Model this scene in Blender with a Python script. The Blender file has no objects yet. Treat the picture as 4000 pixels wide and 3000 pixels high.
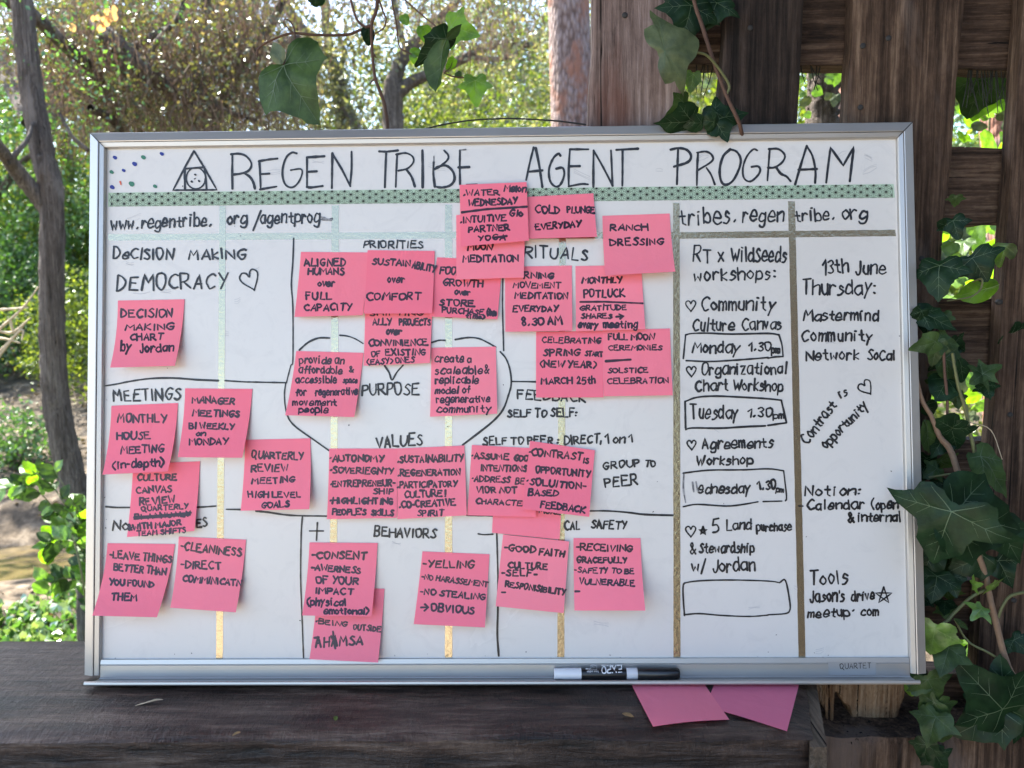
import bpy, math, random
import numpy as np
from mathutils import Vector, Matrix
rnd = random.Random(7); nrs = np.random.RandomState(11)
sc = bpy.context.scene; COL = sc.collection
# ------------------------------------------------------------------ camera, world, sun, exposure
F = 3020.0; TH = math.radians(7.9); BZ = 1.085
RB = np.array([[0.99984773,-0.00742399,-0.0157924],[-0.00793483,-0.99943914,-0.03253381],[-0.01554201,0.03265417,-0.99934586]])
CB = np.array([0.02668147,0.28805174,0.8525548])           # camera in the whiteboard's own frame
BX = np.array([1.,0,0]); BY = np.array([0,math.sin(TH),math.cos(TH)]); BN = np.array([0,-math.cos(TH),math.sin(TH)])
MB = np.stack([BX,BY,BN],1); O = np.array([0,0,BZ])
def b2w(p): return np.asarray(p)@MB.T+O                      # whiteboard frame -> world
CW = b2w(CB); RW = RB@MB.T
cam = bpy.data.cameras.new('camera'); co = bpy.data.objects.new('camera',cam); COL.objects.link(co); sc.camera = co
m = np.eye(4); m[:3,0]=RW[0]; m[:3,1]=-RW[1]; m[:3,2]=-RW[2]; m[:3,3]=CW; co.matrix_world = Matrix(m.tolist())
cam.sensor_width=36; cam.lens=F/4000*36; cam.clip_start=.02; cam.clip_end=400
cam.dof.use_dof=True; cam.dof.focus_distance=.86; cam.dof.aperture_fstop=9
W_ = bpy.data.worlds.new('World'); sc.world=W_; W_.use_nodes=True; wn=W_.node_tree
sky=wn.nodes.new('ShaderNodeTexSky'); sky.sky_type='NISHITA'; sky.sun_disc=False
SUN=Vector((-.50,.34,.80)).normalized()
sky.sun_elevation=math.asin(SUN.z); sky.sun_rotation=math.atan2(SUN.x,SUN.y); sky.air_density=1.0; sky.dust_density=1.3; sky.ozone_density=1.0
bg=wn.nodes['Background']; wn.links.new(sky.outputs[0],bg.inputs[0]); bg.inputs[1].default_value=.12
sl=bpy.data.lights.new('sun','SUN'); sl.energy=5; sl.angle=math.radians(.5); sl.color=(1,.95,.86)
so=bpy.data.objects.new('sun',sl); COL.objects.link(so); so.rotation_euler=SUN.to_track_quat('Z','Y').to_euler()
vs=sc.view_settings; vs.view_transform='Standard'; vs.look='None'; vs.exposure=2.62; vs.gamma=1; vs.use_curve_mapping=False
# ------------------------------------------------------------------ helpers
def ray(px,py):                                              # pixel of the photograph -> world direction
    d=np.stack([(np.asarray(px,float)-2000)/F,(np.asarray(py,float)-1500)/F,np.ones_like(np.asarray(px,float))],-1)
    return d@RW
def aty(px,py,y):                                            # the point of the place at depth y
    d=ray(px,py); t=(y-CW[1])/d[...,1]; return CW+d*np.asarray(t)[...,None]
def atz(px,py,z):
    d=ray(px,py); t=(z-CW[2])/d[...,2]; return CW+d*np.asarray(t)[...,None]
def rayb(px,py):
    d=np.stack([(np.asarray(px,float)-2000)/F,(np.asarray(py,float)-1500)/F,np.ones_like(np.asarray(px,float))],-1)
    return d@RB
def brd(px,py,h):                                            # whiteboard-frame point at height h over the board
    d=rayb(px,py); t=(np.asarray(h)-CB[2])/d[...,2]; return CB+d*np.asarray(t)[...,None]
def mesh(name,verts,faces,mats,parent=None,smooth=True,mi=None,loc=None):
    verts=np.asarray(verts,dtype=np.float64).reshape(-1,3)
    if loc is not None: verts=verts-np.asarray(loc)
    me=bpy.data.meshes.new(name)
    if isinstance(faces,np.ndarray) and faces.ndim==2:
        nf,k=faces.shape
        me.vertices.add(len(verts)); me.vertices.foreach_set('co',verts.ravel())
        me.loops.add(nf*k); me.loops.foreach_set('vertex_index',faces.astype(np.int32).ravel())
        me.polygons.add(nf); me.polygons.foreach_set('loop_start',np.arange(0,nf*k,k,dtype=np.int32))
        me.update(calc_edges=True)
    else:
        me.from_pydata(verts.tolist(),[],[list(f) for f in faces])
    for m_ in (mats if isinstance(mats,(list,tuple)) else [mats]): me.materials.append(m_)
    if mi is not None: me.polygons.foreach_set('material_index',np.asarray(mi,dtype=np.int32))
    me.polygons.foreach_set('use_smooth',np.full(len(me.polygons),bool(smooth)))
    o=bpy.data.objects.new(name,me); COL.objects.link(o)
    if loc is not None: o.location=tuple(loc)
    if parent is not None:
        o.parent=parent
        if parent.get('_at') is not None: o.matrix_parent_inverse=Matrix.Translation(-Vector(parent['_at']))
    return o
def thing(name,label,cat,at=(0,0,0),group=None):
    o=bpy.data.objects.new(name,None); COL.objects.link(o); o.empty_display_size=.05
    o.location=tuple(at); o['_at']=[float(a) for a in at]; o['label']=label; o['category']=cat
    if group: o['group']=group
    return o
def tag(o,label,cat,group=None):
    o['label']=label; o['category']=cat
    if group: o['group']=group
    return o
def grid(n,m,off=0):
    i,j=np.meshgrid(np.arange(n-1),np.arange(m-1),indexing='ij'); a=(i*m+j).ravel()+off
    return np.stack([a,a+m,a+m+1,a+1],1)
def box(c0,c1):
    x0,y0,z0=c0;x1,y1,z1=c1
    v=[(x0,y0,z0),(x1,y0,z0),(x1,y1,z0),(x0,y1,z0),(x0,y0,z1),(x1,y0,z1),(x1,y1,z1),(x0,y1,z1)]
    f=[(0,3,2,1),(4,5,6,7),(0,1,5,4),(1,2,6,5),(2,3,7,6),(3,0,4,7)]
    return v,f
def catmull(P,seg=6):
    P=np.asarray(P,float); n=len(P)
    if n<3: return P
    Q=np.vstack([2*P[0]-P[1],P,2*P[-1]-P[-2]]); out=[]
    t=np.linspace(0,1,seg,endpoint=False)[:,None]
    for i in range(1,n):
        a,b,c,d=Q[i-1],Q[i],Q[i+1],Q[i+2]
        out.append(.5*((2*b)+(c-a)*t+(2*a-5*b+4*c-d)*t**2+(3*b-a-3*c+d)*t**3))
    out.append(P[-1:]); return np.vstack(out)
def tube(P,R,k=8,seg=6,bump=0.0,rs=None):
    P=catmull(P,seg); R=np.interp(np.linspace(0,1,len(P)),np.linspace(0,1,len(R)),R)
    T=np.gradient(P,axis=0); T/=np.linalg.norm(T,axis=1)[:,None]+1e-12
    up=np.array([0.31,.9,.2]); A=np.cross(T,up); A/=np.linalg.norm(A,axis=1)[:,None]+1e-9; B=np.cross(T,A)
    a=np.linspace(0,2*np.pi,k,endpoint=False)
    rr=R[:,None]*np.ones(k)[None]
    if bump: 
        rs=rs or nrs
        rr=rr*(1+bump*(rs.rand(len(P),k)-.5)+bump*.8*(rs.rand(1,k)-.5))
    V=P[:,None]+rr[...,None]*(np.cos(a)[None,:,None]*A[:,None]+np.sin(a)[None,:,None]*B[:,None])
    n=len(P); i,j=np.meshgrid(np.arange(n-1),np.arange(k),indexing='ij'); j2=(j+1)%k
    Fq=np.stack([i*k+j,i*k+j2,(i+1)*k+j2,(i+1)*k+j],-1).reshape(-1,4)
    return V.reshape(-1,3),Fq
def join(parts):
    V=[];Fs=[];o=0
    for v,f in parts:
        V.append(np.asarray(v,float)); Fs+= [tuple(int(q)+o for q in x) for x in f]; o+=len(v)
    return np.vstack(V),Fs
def joinq(parts):
    V=[];Fs=[];o=0
    for v,f in parts: V.append(v); Fs.append(f+o); o+=len(v)
    return np.vstack(V),np.vstack(Fs)
# ------------------------------------------------------------------ materials
def nm(name):
    m=bpy.data.materials.new(name); m.use_nodes=True; return m,m.node_tree,m.node_tree.nodes['Principled BSDF']
def N(t,k,**kw):
    n=t.nodes.new(k)
    for a,b in kw.items():
        if a in n.inputs: n.inputs[a].default_value=b
        else: setattr(n,a,b)
    return n
def ramp(t,src,stops):
    r=t.nodes.new('ShaderNodeValToRGB'); e=r.color_ramp.elements
    while len(e)<len(stops): e.new(.5)
    for i,(p,c) in enumerate(stops): e[i].position=p; e[i].color=(*c,1)
    t.links.new(src,r.inputs[0]); return r.outputs[0]
def noise(t,vec,scale,det=4,rough=.6,dist=0):
    n=N(t,'ShaderNodeTexNoise'); n.inputs['Scale'].default_value=scale; n.inputs['Detail'].default_value=det; n.inputs['Roughness'].default_value=rough; n.inputs['Distortion'].default_value=dist
    if vec is not None: t.links.new(vec,n.inputs['Vector'])
    return n.outputs['Fac']
def coords(t,sc_=(1,1,1),kind='Object'):
    c=N(t,'ShaderNodeTexCoord'); mp=N(t,'ShaderNodeMapping'); mp.inputs['Scale'].default_value=sc_
    t.links.new(c.outputs[kind],mp.inputs[0]); return mp.outputs[0]
def bump(t,b,h,dist=.002,st=.6):
    n=N(t,'ShaderNodeBump'); n.inputs['Distance'].default_value=dist; n.inputs['Strength'].default_value=st
    t.links.new(h,n.inputs['Height']); t.links.new(n.outputs[0],b.inputs['Normal']); return n
def mixc(t,f,a,b,mode='MIX'):
    n=t.nodes.new('ShaderNodeMix'); n.data_type='RGBA'; n.blend_type=mode
    for i,x in ((0,f),(6,a),(7,b)):
        if hasattr(x,'is_linked') or hasattr(x,'links'): t.links.new(x,n.inputs[i])
        else: n.inputs[i].default_value = x if i==0 else (*x,1)
    return n.outputs[2]
def wood(name,axis,stops,scale=1.0,rough=.75,bd=.002,spec=.3,patch=None,crack=.5,lk=1.0):
    m,t,b=nm(name)
    def sv(c,l): return coords(t,[c*scale if i!=axis else l*scale*lk for i in range(3)])
    fib=noise(t,sv(190,7),1,5,.7,.3); band=noise(t,sv(38,1.9),1,4,.6,.8); blot=noise(t,sv(11,5),1,5,.65,.4); pit=noise(t,sv(130,90),1,3,.7)
    def mul(x,k): n=N(t,'ShaderNodeMath',operation='MULTIPLY'); t.links.new(x,n.inputs[0]); n.inputs[1].default_value=k; return n.outputs[0]
    def add(x,y): n=N(t,'ShaderNodeMath',operation='ADD'); t.links.new(x,n.inputs[0]); t.links.new(y,n.inputs[1]); return n.outputs[0]
    f=add(add(mul(fib,.42),mul(band,.30)),add(mul(blot,.20),mul(pit,.08)))
    c=ramp(t,f,stops)
    if patch:                                                # (noise scale, colour, threshold): stains and worn patches
        pn=noise(t,coords(t,[patch[0] if i!=axis else patch[0]*.35 for i in range(3)]),1,5,.6,.5)
        c=mixc(t,ramp(t,pn,[(patch[2],(0,0,0)),(patch[2]+.10,(.75,.75,.75))]),c,patch[1])
    ck=noise(t,sv(95,2.4),1,3,.55,.5); cr=ramp(t,ck,[(.655,(0,0,0)),(.685,(1,1,1))]); c=mixc(t,cr,c,(.006,.004,.003)) if crack else c
    t.links.new(c,b.inputs['Base Color']); b.inputs['Roughness'].default_value=rough; b.inputs['Specular IOR Level'].default_value=spec
    h=add(add(mul(fib,1.0),mul(pit,.5)),mul(ck,-1.2 if crack else 0)); bump(t,b,h,bd,.9); return m
def leafmat(name,cols,trans=.45,gloss=.12,rough=.45,tcol=None,veins=True):
    m=bpy.data.materials.new(name); m.use_nodes=True; t=m.node_tree; t.nodes.clear()
    out=N(t,'ShaderNodeOutputMaterial'); g=N(t,'ShaderNodeNewGeometry')
    c=ramp(t,g.outputs['Random Per Island'],[(i/(max(1,len(cols)-1)),x) for i,x in enumerate(cols)])
    if veins:
        n=ramp(t,noise(t,coords(t,(45,45,45)),1,5),[(.38,(0,0,0)),(.62,(1,1,1))]); c=mixc(t,n,mixc(t,1.,c,(.6,.65,.6),'MULTIPLY'),mixc(t,1.,c,(1.45,1.35,1.15),'MULTIPLY'))
    d=N(t,'ShaderNodeBsdfDiffuse'); t.links.new(c,d.inputs[0])
    tr=N(t,'ShaderNodeBsdfTranslucent'); tc=mixc(t,1.,c,tcol or (1.5,1.5,.6),'MULTIPLY'); t.links.new(tc,tr.inputs[0])
    mx=N(t,'ShaderNodeMixShader'); mx.inputs[0].default_value=trans; t.links.new(d.outputs[0],mx.inputs[1]); t.links.new(tr.outputs[0],mx.inputs[2])
    gl=N(t,'ShaderNodeBsdfGlossy'); gl.inputs['Roughness'].default_value=rough; gl.inputs[0].default_value=(.8,.85,.8,1)
    m2=N(t,'ShaderNodeMixShader'); m2.inputs[0].default_value=gloss*.5; t.links.new(mx.outputs[0],m2.inputs[1]); t.links.new(gl.outputs[0],m2.inputs[2])
    if veins:
        bn=N(t,'ShaderNodeBump'); bn.inputs['Distance'].default_value=.0015; bn.inputs['Strength'].default_value=.5
        t.links.new(noise(t,coords(t,(90,90,90)),1,3),bn.inputs['Height'])
        t.links.new(bn.outputs[0],d.inputs['Normal']); t.links.new(bn.outputs[0],gl.inputs['Normal'])
    t.links.new(m2.outputs[0],out.inputs[0]); return m
def flat(name,col,rough=.5,metal=0,spec=.5,var=0,sc_=20,bd=0):
    m,t,b=nm(name); b.inputs['Base Color'].default_value=(*col,1); b.inputs['Roughness'].default_value=rough; b.inputs['Metallic'].default_value=metal; b.inputs['Specular IOR Level'].default_value=spec
    if var:
        n=noise(t,coords(t,(sc_,)*3),1,4); c=mixc(t,n,tuple(x*(1-var) for x in col),tuple(min(1,x*(1+var)) for x in col)); t.links.new(c,b.inputs['Base Color'])
    if bd: bump(t,b,noise(t,coords(t,(sc_*3,)*3),1,4),bd,.5)
    return m
M={}
# whiteboard enamel: slightly glossy, faint wiping haze and ghost writing
m,t,b=nm('board_enamel'); M['board']=m
s1=noise(t,coords(t,(3,9,3)),1,5,.6,1.0); s2=noise(t,coords(t,(26,70,26)),1,4,.7,2.0)
c=mixc(t,s1,(.56,.555,.54),(.64,.635,.615)); c=mixc(t,ramp(t,s2,[(.52,(0,0,0)),(.75,(.35,.35,.35))]),c,(.47,.47,.47)); t.links.new(c,b.inputs['Base Color'])
r=N(t,'ShaderNodeMapRange'); r.inputs['To Min'].default_value=.06; r.inputs['To Max'].default_value=.40; t.links.new(s1,r.inputs[0]); t.links.new(r.outputs[0],b.inputs['Roughness'])
bump(t,b,noise(t,coords(t,(5,5,5)),1,2),.0012,.35)
# brushed aluminium
m,t,b=nm('aluminium'); M['alu']=m; b.inputs['Metallic'].default_value=.75; 
n=noise(t,coords(t,(5,5,5)),1,5); c=mixc(t,n,(.43,.415,.395),(.53,.515,.49)); t.links.new(c,b.inputs['Base Color'])
r=N(t,'ShaderNodeMapRange'); r.inputs['To Min'].default_value=.34; r.inputs['To Max'].default_value=.5; t.links.new(n,r.inputs[0]); t.links.new(r.outputs[0],b.inputs['Roughness'])
bump(t,b,noise(t,coords(t,(60,60,900)),1,3),.0001,.2)
M['seam']=flat('frame_seam',(.02,.02,.02),.7)
# crinkled metallic tape
m,t,b=nm('metallic_tape'); M['tape']=m; b.inputs['Metallic'].default_value=.85; 
n=noise(t,coords(t,(14,14,14)),1,5); c=mixc(t,n,(.38,.325,.215),(.47,.415,.30)); t.links.new(c,b.inputs['Base Color']); b.inputs['Roughness'].default_value=.2
bump(t,b,noise(t,coords(t,(260,260,260)),1,2,.5,.6),.00028,.9)
M['washi']=flat('green_washi_tape',(.36,.50,.38),.6,var=.06); M['print']=flat('black_print',(.012,.012,.012),.6)
# sticky note paper: fluorescent pink, slightly translucent
def paper(name,c0,c1):
    m,t,b=nm(name); n=noise(t,coords(t,(9,9,9)),1,5); c=mixc(t,n,c0,c1); t.links.new(c,b.inputs['Base Color']); b.inputs['Roughness'].default_value=.85; b.inputs['Specular IOR Level'].default_value=.15
    oi=N(t,'ShaderNodeObjectInfo'); c=mixc(t,oi.outputs['Random'],mixc(t,1.,c,(1,.88,.92),'MULTIPLY'),mixc(t,1.,c,(1.03,1.14,1.08),'MULTIPLY')); t.links.new(c,b.inputs['Base Color'])
    out=t.nodes['Material Output']; tr=N(t,'ShaderNodeBsdfTranslucent'); tr.inputs[0].default_value=(.95,.12,.22,1); mx=N(t,'ShaderNodeMixShader'); mx.inputs[0].default_value=.26
    t.links.new(b.outputs[0],mx.inputs[1]); t.links.new(tr.outputs[0],mx.inputs[2]); t.links.new(mx.outputs[0],out.inputs[0]); bump(t,b,noise(t,coords(t,(22,22,22)),1,4,.6,1.2),.0022,.5); return m
M['pink']=paper('pink_paper',(.94,.250,.345),(.98,.290,.395)); M['pink2']=paper('pale_pink_paper',(.80,.23,.34),(.84,.26,.38))
def ink(name,c0,c1,lo=.5):
    m,t,b=nm(name); n=noise(t,coords(t,(160,160,160)),1,4,.7); c=ramp(t,n,[(lo,c0),(lo+.22,c1)]); t.links.new(c,b.inputs['Base Color']); b.inputs['Roughness'].default_value=.42; return m
M['ink']=ink('marker_ink',(.008,.008,.010),(.035,.035,.04)); M['ghost']=flat('wiped_marker_haze',(.44,.445,.455),.45,var=.12,sc_=60); M['fade']=ink('faded_marker_ink',(.10,.10,.11),(.34,.35,.36),.42)
M['inkp']=ink('ink_on_paper',(.022,.008,.018),(.06,.018,.035),.52); 
M['blue']=flat('blue_ink',(.01,.02,.22),.4); M['green']=flat('green_ink',(.03,.16,.09),.4); M['orange']=flat('orange_ink',(.6,.10,.03),.4)
M['white_pl']=flat('white_plastic',(.62,.62,.64),.35); M['black_pl']=flat('black_plastic',(.010,.010,.011),.3); M['white_print']=flat('white_print',(.7,.7,.7),.5)
M['label']=flat('clear_label',(.42,.43,.44),.35,.5); M['cord']=flat('black_cord',(.01,.01,.01),.6)
grey=[(.40,(.055,.038,.034)),(.47,(.135,.098,.088)),(.53,(.20,.150,.138)),(.61,(.31,.25,.235))]
dark=[(.40,(.010,.006,.004)),(.47,(.038,.023,.015)),(.53,(.078,.049,.033)),(.61,(.165,.115,.080))]
blk=[(.40,(.005,.004,.003)),(.47,(.017,.012,.010)),(.53,(.034,.024,.019)),(.61,(.075,.055,.045))]
M['post']=wood('weathered_post_wood',2,dark,1,.85,.0025,.25,(9,(.13,.10,.085),.55)); M['post_d']=wood('black_brown_post_wood',2,blk,1,.85,.0025,.25)
M['post_g']=wood('grey_post_wood',2,grey,1,.85,.002,.25,(6,(.11,.05,.038),.56))
M['rail']=wood('dark_rail_wood',0,[(p,tuple(x*.9 for x in q)) for p,q in dark],1.2,.85,.002,.25)
M['bench']=wood('dark_bench_wood',0,[(.40,(.010,.008,.007)),(.47,(.036,.022,.016)),(.53,(.070,.044,.032)),(.61,(.15,.105,.078))],.55,.52,.003,.4,(8,(.045,.035,.031),.56),lk=3.2)
M['endgrain']=wood('end_grain_wood',1,[(.38,(.05,.036,.024)),(.5,(.13,.095,.066)),(.62,(.22,.165,.12))],1,.9,.003,.2)
M['rot']=wood('rotten_pale_wood',2,[(.38,(.045,.025,.014)),(.46,(.15,.09,.052)),(.53,(.25,.17,.105)),(.62,(.36,.27,.18))],1.3,.9,.006,.15)
M['bark']=wood('smooth_bark',2,[(.38,(.035,.028,.024)),(.5,(.12,.097,.082)),(.62,(.26,.22,.19))],.9,.9,.02,.2,(7,(.26,.22,.19),.56))
# pine bark in plates
m,t,b=nm('pine_bark'); M['pine']=m; v=coords(t,(70,70,26)); vo=N(t,'ShaderNodeTexVoronoi'); vo.inputs['Scale'].default_value=1; t.links.new(v,vo.inputs['Vector'])
n=noise(t,coords(t,(9,9,5)),1,5); c=ramp(t,vo.outputs['Distance'],[(.1,(.24,.185,.175)),(.5,(.17,.12,.108)),(.8,(.09,.055,.045))]); c=mixc(t,ramp(t,n,[(.50,(0,0,0)),(.62,(1,1,1))]),c,(.22,.10,.065)); t.links.new(c,b.inputs['Base Color']); b.inputs['Roughness'].default_value=.9
bump(t,b,vo.outputs['Distance'],-.012,.8)
M['twig']=flat('brown_vine_bark',(.085,.045,.030),.8,var=.5,sc_=60,bd=.002); M['twig2']=flat('green_vine_stem',(.11,.12,.045),.6,var=.4,sc_=60); M['twig3']=flat('pale_vine_bark',(.20,.13,.085),.8,var=.4,sc_=80,bd=.002)
M['needle']=flat('dark_needle',(.012,.012,.006),.7); M['straw']=flat('dry_straw',(.45,.36,.24),.8,var=.3)
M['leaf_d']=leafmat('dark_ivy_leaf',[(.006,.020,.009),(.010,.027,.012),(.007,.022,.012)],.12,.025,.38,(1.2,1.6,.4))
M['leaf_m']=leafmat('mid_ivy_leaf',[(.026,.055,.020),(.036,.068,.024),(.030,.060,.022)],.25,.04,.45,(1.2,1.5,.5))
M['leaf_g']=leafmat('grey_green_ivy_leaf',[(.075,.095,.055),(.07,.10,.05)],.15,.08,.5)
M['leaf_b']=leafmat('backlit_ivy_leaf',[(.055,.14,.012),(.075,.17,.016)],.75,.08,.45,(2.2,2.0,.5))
M['leaf_s']=leafmat('bright_green_leaf',[(.10,.21,.035),(.13,.25,.045)],.4,.14,.4,(1.3,1.4,.6))  # lighter, brighter green than the other leaf colours
M['vein']=flat('pale_leaf_vein',(.060,.10,.045),.6); M['vein_s']=flat('bright_leaf_vein',(.20,.32,.09),.6); M['dry']=leafmat('dry_tan_leaf',[(.45,.29,.15),(.52,.36,.20)],.4,.06,.6,(1.3,1.1,.7))
M['fol_y']=leafmat('sunlit_yellow_green_foliage',[(.075,.115,.015),(.12,.17,.028),(.045,.09,.014),(.19,.23,.06)],.55,.10,.35,(1.6,1.5,.5),False)
M['fol_p']=leafmat('pale_oak_foliage',[(.085,.095,.035),(.15,.16,.07),(.04,.052,.02),(.30,.29,.18),(.065,.09,.03)],.5,.14,.3,(1.4,1.35,.7),False)
M['fol_o']=leafmat('olive_oak_foliage',[(.050,.060,.025),(.09,.09,.04),(.035,.05,.018),(.18,.15,.09)],.45,.14,.3,(1.5,1.4,.6),False)
M['fol_g']=leafmat('fresh_green_foliage',[(.05,.12,.03),(.08,.18,.045),(.04,.09,.025),(.12,.22,.06)],.45,.16,.35,(1.4,1.5,.6),False)
M['moss']=leafmat('hanging_dry_twigs',[(.10,.066,.045),(.17,.12,.088),(.07,.046,.032),(.26,.20,.155)],.25,.03,.6,(1.1,1.,.9),False)
m,t,b=nm('leaf_litter_soil'); M['soil']=m; n=noise(t,coords(t,(3,3,3)),1,8,.7); c=ramp(t,n,[(.38,(.022,.015,.009)),(.48,(.06,.042,.024)),(.55,(.11,.08,.05)),(.66,(.24,.19,.13))]); t.links.new(c,b.inputs['Base Color']); b.inputs['Roughness'].default_value=.95; bump(t,b,n,.08,.8)
m,t,b=nm('creek_water'); M['water']=m; b.inputs['Base Color'].default_value=(.10,.075,.035,1); b.inputs['Roughness'].default_value=.08; bump(t,b,noise(t,coords(t,(5,9,5)),1,3),.02,.4)
M['roof']=wood('added_shelter_boards',1,blk,1,.85,.001)  # dark boards of the added, unseen roof and walls
# ------------------------------------------------------------------ the large structure: ground, water, added shelter parts
def hgt(x,y):
    x=np.asarray(x,float); y=np.asarray(y,float)
    z=-.05*np.clip(y-1,0,3)
    z=z-.55*np.exp(-((y-5.0-.12*(x+3))/.8)**2)
    z=z+np.clip(y-6.3,0,6)*.13+np.clip(y-12.3,0,40)*.05+.25*np.sin(x*.7+y*.4)*np.clip((y-6)/8,0,1)+.08*np.sin(x*2.1)*np.sin(y*1.7)
    return z
gx=np.linspace(-46,46,185); gy=np.concatenate([np.linspace(-30,0,20),np.linspace(.25,30,150),np.linspace(31,90,30)])
X,Y=np.meshgrid(gx,gy,indexing='ij'); Z=hgt(X,np.maximum(Y,0))+nrs.normal(0,.012,X.shape)
g=mesh('ground',np.stack([X,Y,Z],-1).reshape(-1,3),grid(len(gx),len(gy)),M['soil']); g['kind']='structure'
g=mesh('creek_water',[(-40,2,-.50),(20,2,-.50),(20,9,-.50),(-40,9,-.50)],[(0,1,2,3)],M['water'],smooth=False); g['kind']='structure'
# added roof outside the frame, put in to keep the sun off the board
rb=[]
for i in range(20):
    x=-2.1+i*.27; rb.append(box((x,-1.15,2.82+.004*(i%2)),(x+.262,1.0,2.85+.004*(i%2))))
for y in (-1.1,-.1,.85): rb.append(box((-2.15,y,2.70),(3.35,y+.09,2.817)))
g=mesh('added_shade_roof',*join(rb),M['roof'],smooth=False); g['kind']='structure'
sw=[]
for i in range(9): sw.append(box((3.0,-3.2+0*i,.15+i*.29),(3.04,.1,.38+i*.29)))
g=mesh('added_side_wall',*join(sw),M['roof'],smooth=False); g['kind']='structure'  # added wall out of view, leaves the light coming from the left
bw=[]
for i in range(15): bw.append(box((.85,-3.45,.1+i*.2),(3.6,-3.41,.293+i*.2)))
for x in (.9,2.2,3.5): bw.append(box((x,-3.41,-.1),(x+.09,-3.33,3.1)))
g=mesh('added_reflection_wall',*join(bw),M['roof'],smooth=False); g['kind']='structure'  # added wall behind the viewer, a dark reflection for the right-hand tapes
g=mesh('added_bounce_terrace',[(-9,-14,.006),(-.3,-14,.006),(-.3,-1.4,.006),(-9,-1.4,.006)],[(0,1,2,3)],flat('bounce_gravel',(.42,.34,.25),.9,var=.25,sc_=30),smooth=False); g['kind']='structure'  # added unseen sheet behind the viewer, bounces warm sunlight onto the board
# ------------------------------------------------------------------ whiteboard
Wd=.914; Hh=.601
wb=thing('whiteboard','silver-framed dry-erase whiteboard covered with handwriting and pink notes, leaning on the dark bench','whiteboard',b2w((0,0,0)))
def bmesh_(name,v,f,mat,**k): return mesh(name,b2w(np.asarray(v,float)),f,mat,wb,**k)
n1=24; gx=np.linspace(-Wd/2+.016,Wd/2-.016,n1); gy=np.linspace(.0145,Hh-.016,n1); X,Y=np.meshgrid(gx,gy,indexing='ij')
bmesh_('writing_surface',np.stack([X,Y,np.zeros_like(X)],-1).reshape(-1,3),grid(n1,n1),M['board'])
v,f=box((-Wd/2+.004,.003,-.010),(Wd/2-.004,Hh-.004,-.002)); bmesh_('backing_panel',v,f,M['seam'],smooth=False)
prof=[(0,-.010),(0,.0035),(.0008,.0048),(.0105,.0075),(.0113,.0072),(.0114,.0045),(.0119,.0045),(.0120,.0062),(.0164,.0052),(.0172,.0040),(.0174,.0001)]
def member(name,fn,a0,a1,mit=(1,1)):
    V=[];n=2
    for k in (0,1):
        for d,h in prof:
            a=(a0+d*mit[0]) if k==0 else (a1-d*mit[1]); V.append(fn(a,d,h))
    q=len(prof); F_=[(i,i+1,q+i+1,q+i) for i in range(q-1)]+[tuple(range(q))[::-1],tuple(range(q,2*q))]
    return bmesh_(name,V,F_,M['alu'],smooth=False)
member('frame_rail',lambda a,d,h:(a,Hh-d,h),-Wd/2+.0004,Wd/2-.0004)
member('frame_rail',lambda a,d,h:(-Wd/2+d,a,h),0.001,Hh-.0004,(0,1))
member('frame_rail',lambda a,d,h:(Wd/2-d,a,h),0.001,Hh-.0004,(0,1))
# bottom rail and tray, one extrusion
tp=[(.0170,.0001),(.0170,.0035),(.0125,.0045),(.0115,.0036),(.0108,.0044),(-.0012,.0044),(-.0018,.0058),(-.0022,.0060),(-.0022,.0195),(-.0012,.0222),(.0004,.0236),(.0012,.0252),(.0004,.0266),(-.0016,.0270),(-.0030,.0262),(-.0040,.0240),(-.0042,.0060),(-.0042,-.008)]
def ext(name,pr,x0,x1,mat,y0cut=None):
    q=len(pr); V=[(x0,y,h) for y,h in pr]+[(x1,y,h) for y,h in pr]
    return bmesh_(name,V,[(i,i+1,q+i+1,q+i) for i in range(q-1)]+[tuple(range(q)),tuple(range(q,2*q))[::-1]],mat,smooth=False)
ext('bottom_rail',tp[:9]+tp[-2:],-Wd/2+.0178,Wd/2-.0178,M['alu'])
trp=tp[8:-2]; trp=trp+[(-.0040,.0055)]
q=len(trp)
xl0,xl1=-Wd/2+.012,-Wd/2-.004                                    # the tray widens towards its lip
def ext2(name,pr):
    V=[]
    ends=[(float(brd(402,2650,.007)[0]),float(brd(329,2682,.0255)[0])),(float(brd(3530,2650,.007)[0]),float(brd(3594,2680,.0255)[0]))]
    for x0_,x1_ in ends:
        for y,h in pr:
            e=np.clip((h-.007)/.0165,0,1); V.append((x0_+(x1_-x0_)*e**.8,y,h))
    q=len(pr); return bmesh_(name,V,[(i,i+1,q+i+1,q+i) for i in range(q-1)]+[(q-1,0,q,2*q-1),tuple(range(q)),tuple(range(q,2*q))[::-1]],M['alu'],smooth=False)
ext2('marker_tray',[(-.0022,.0060),(-.0022,.0120)]+trp[1:-1]+[(-.0041,.0120),(-.0042,.0060)])
for s in (-1,1):
    v=[(s*(Wd/2-.0004),Hh-.0004,.0049),(s*(Wd/2-.0172),Hh-.0172,.0056),(s*(Wd/2-.0176),Hh-.0164,.0056),(s*(Wd/2-.0016),Hh-.0004,.0051)]
    v=[(x,y,h+.0023) for x,y,h in v]; bmesh_('corner_seam',v,[(0,1,2,3)],M['seam'],smooth=False)
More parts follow.
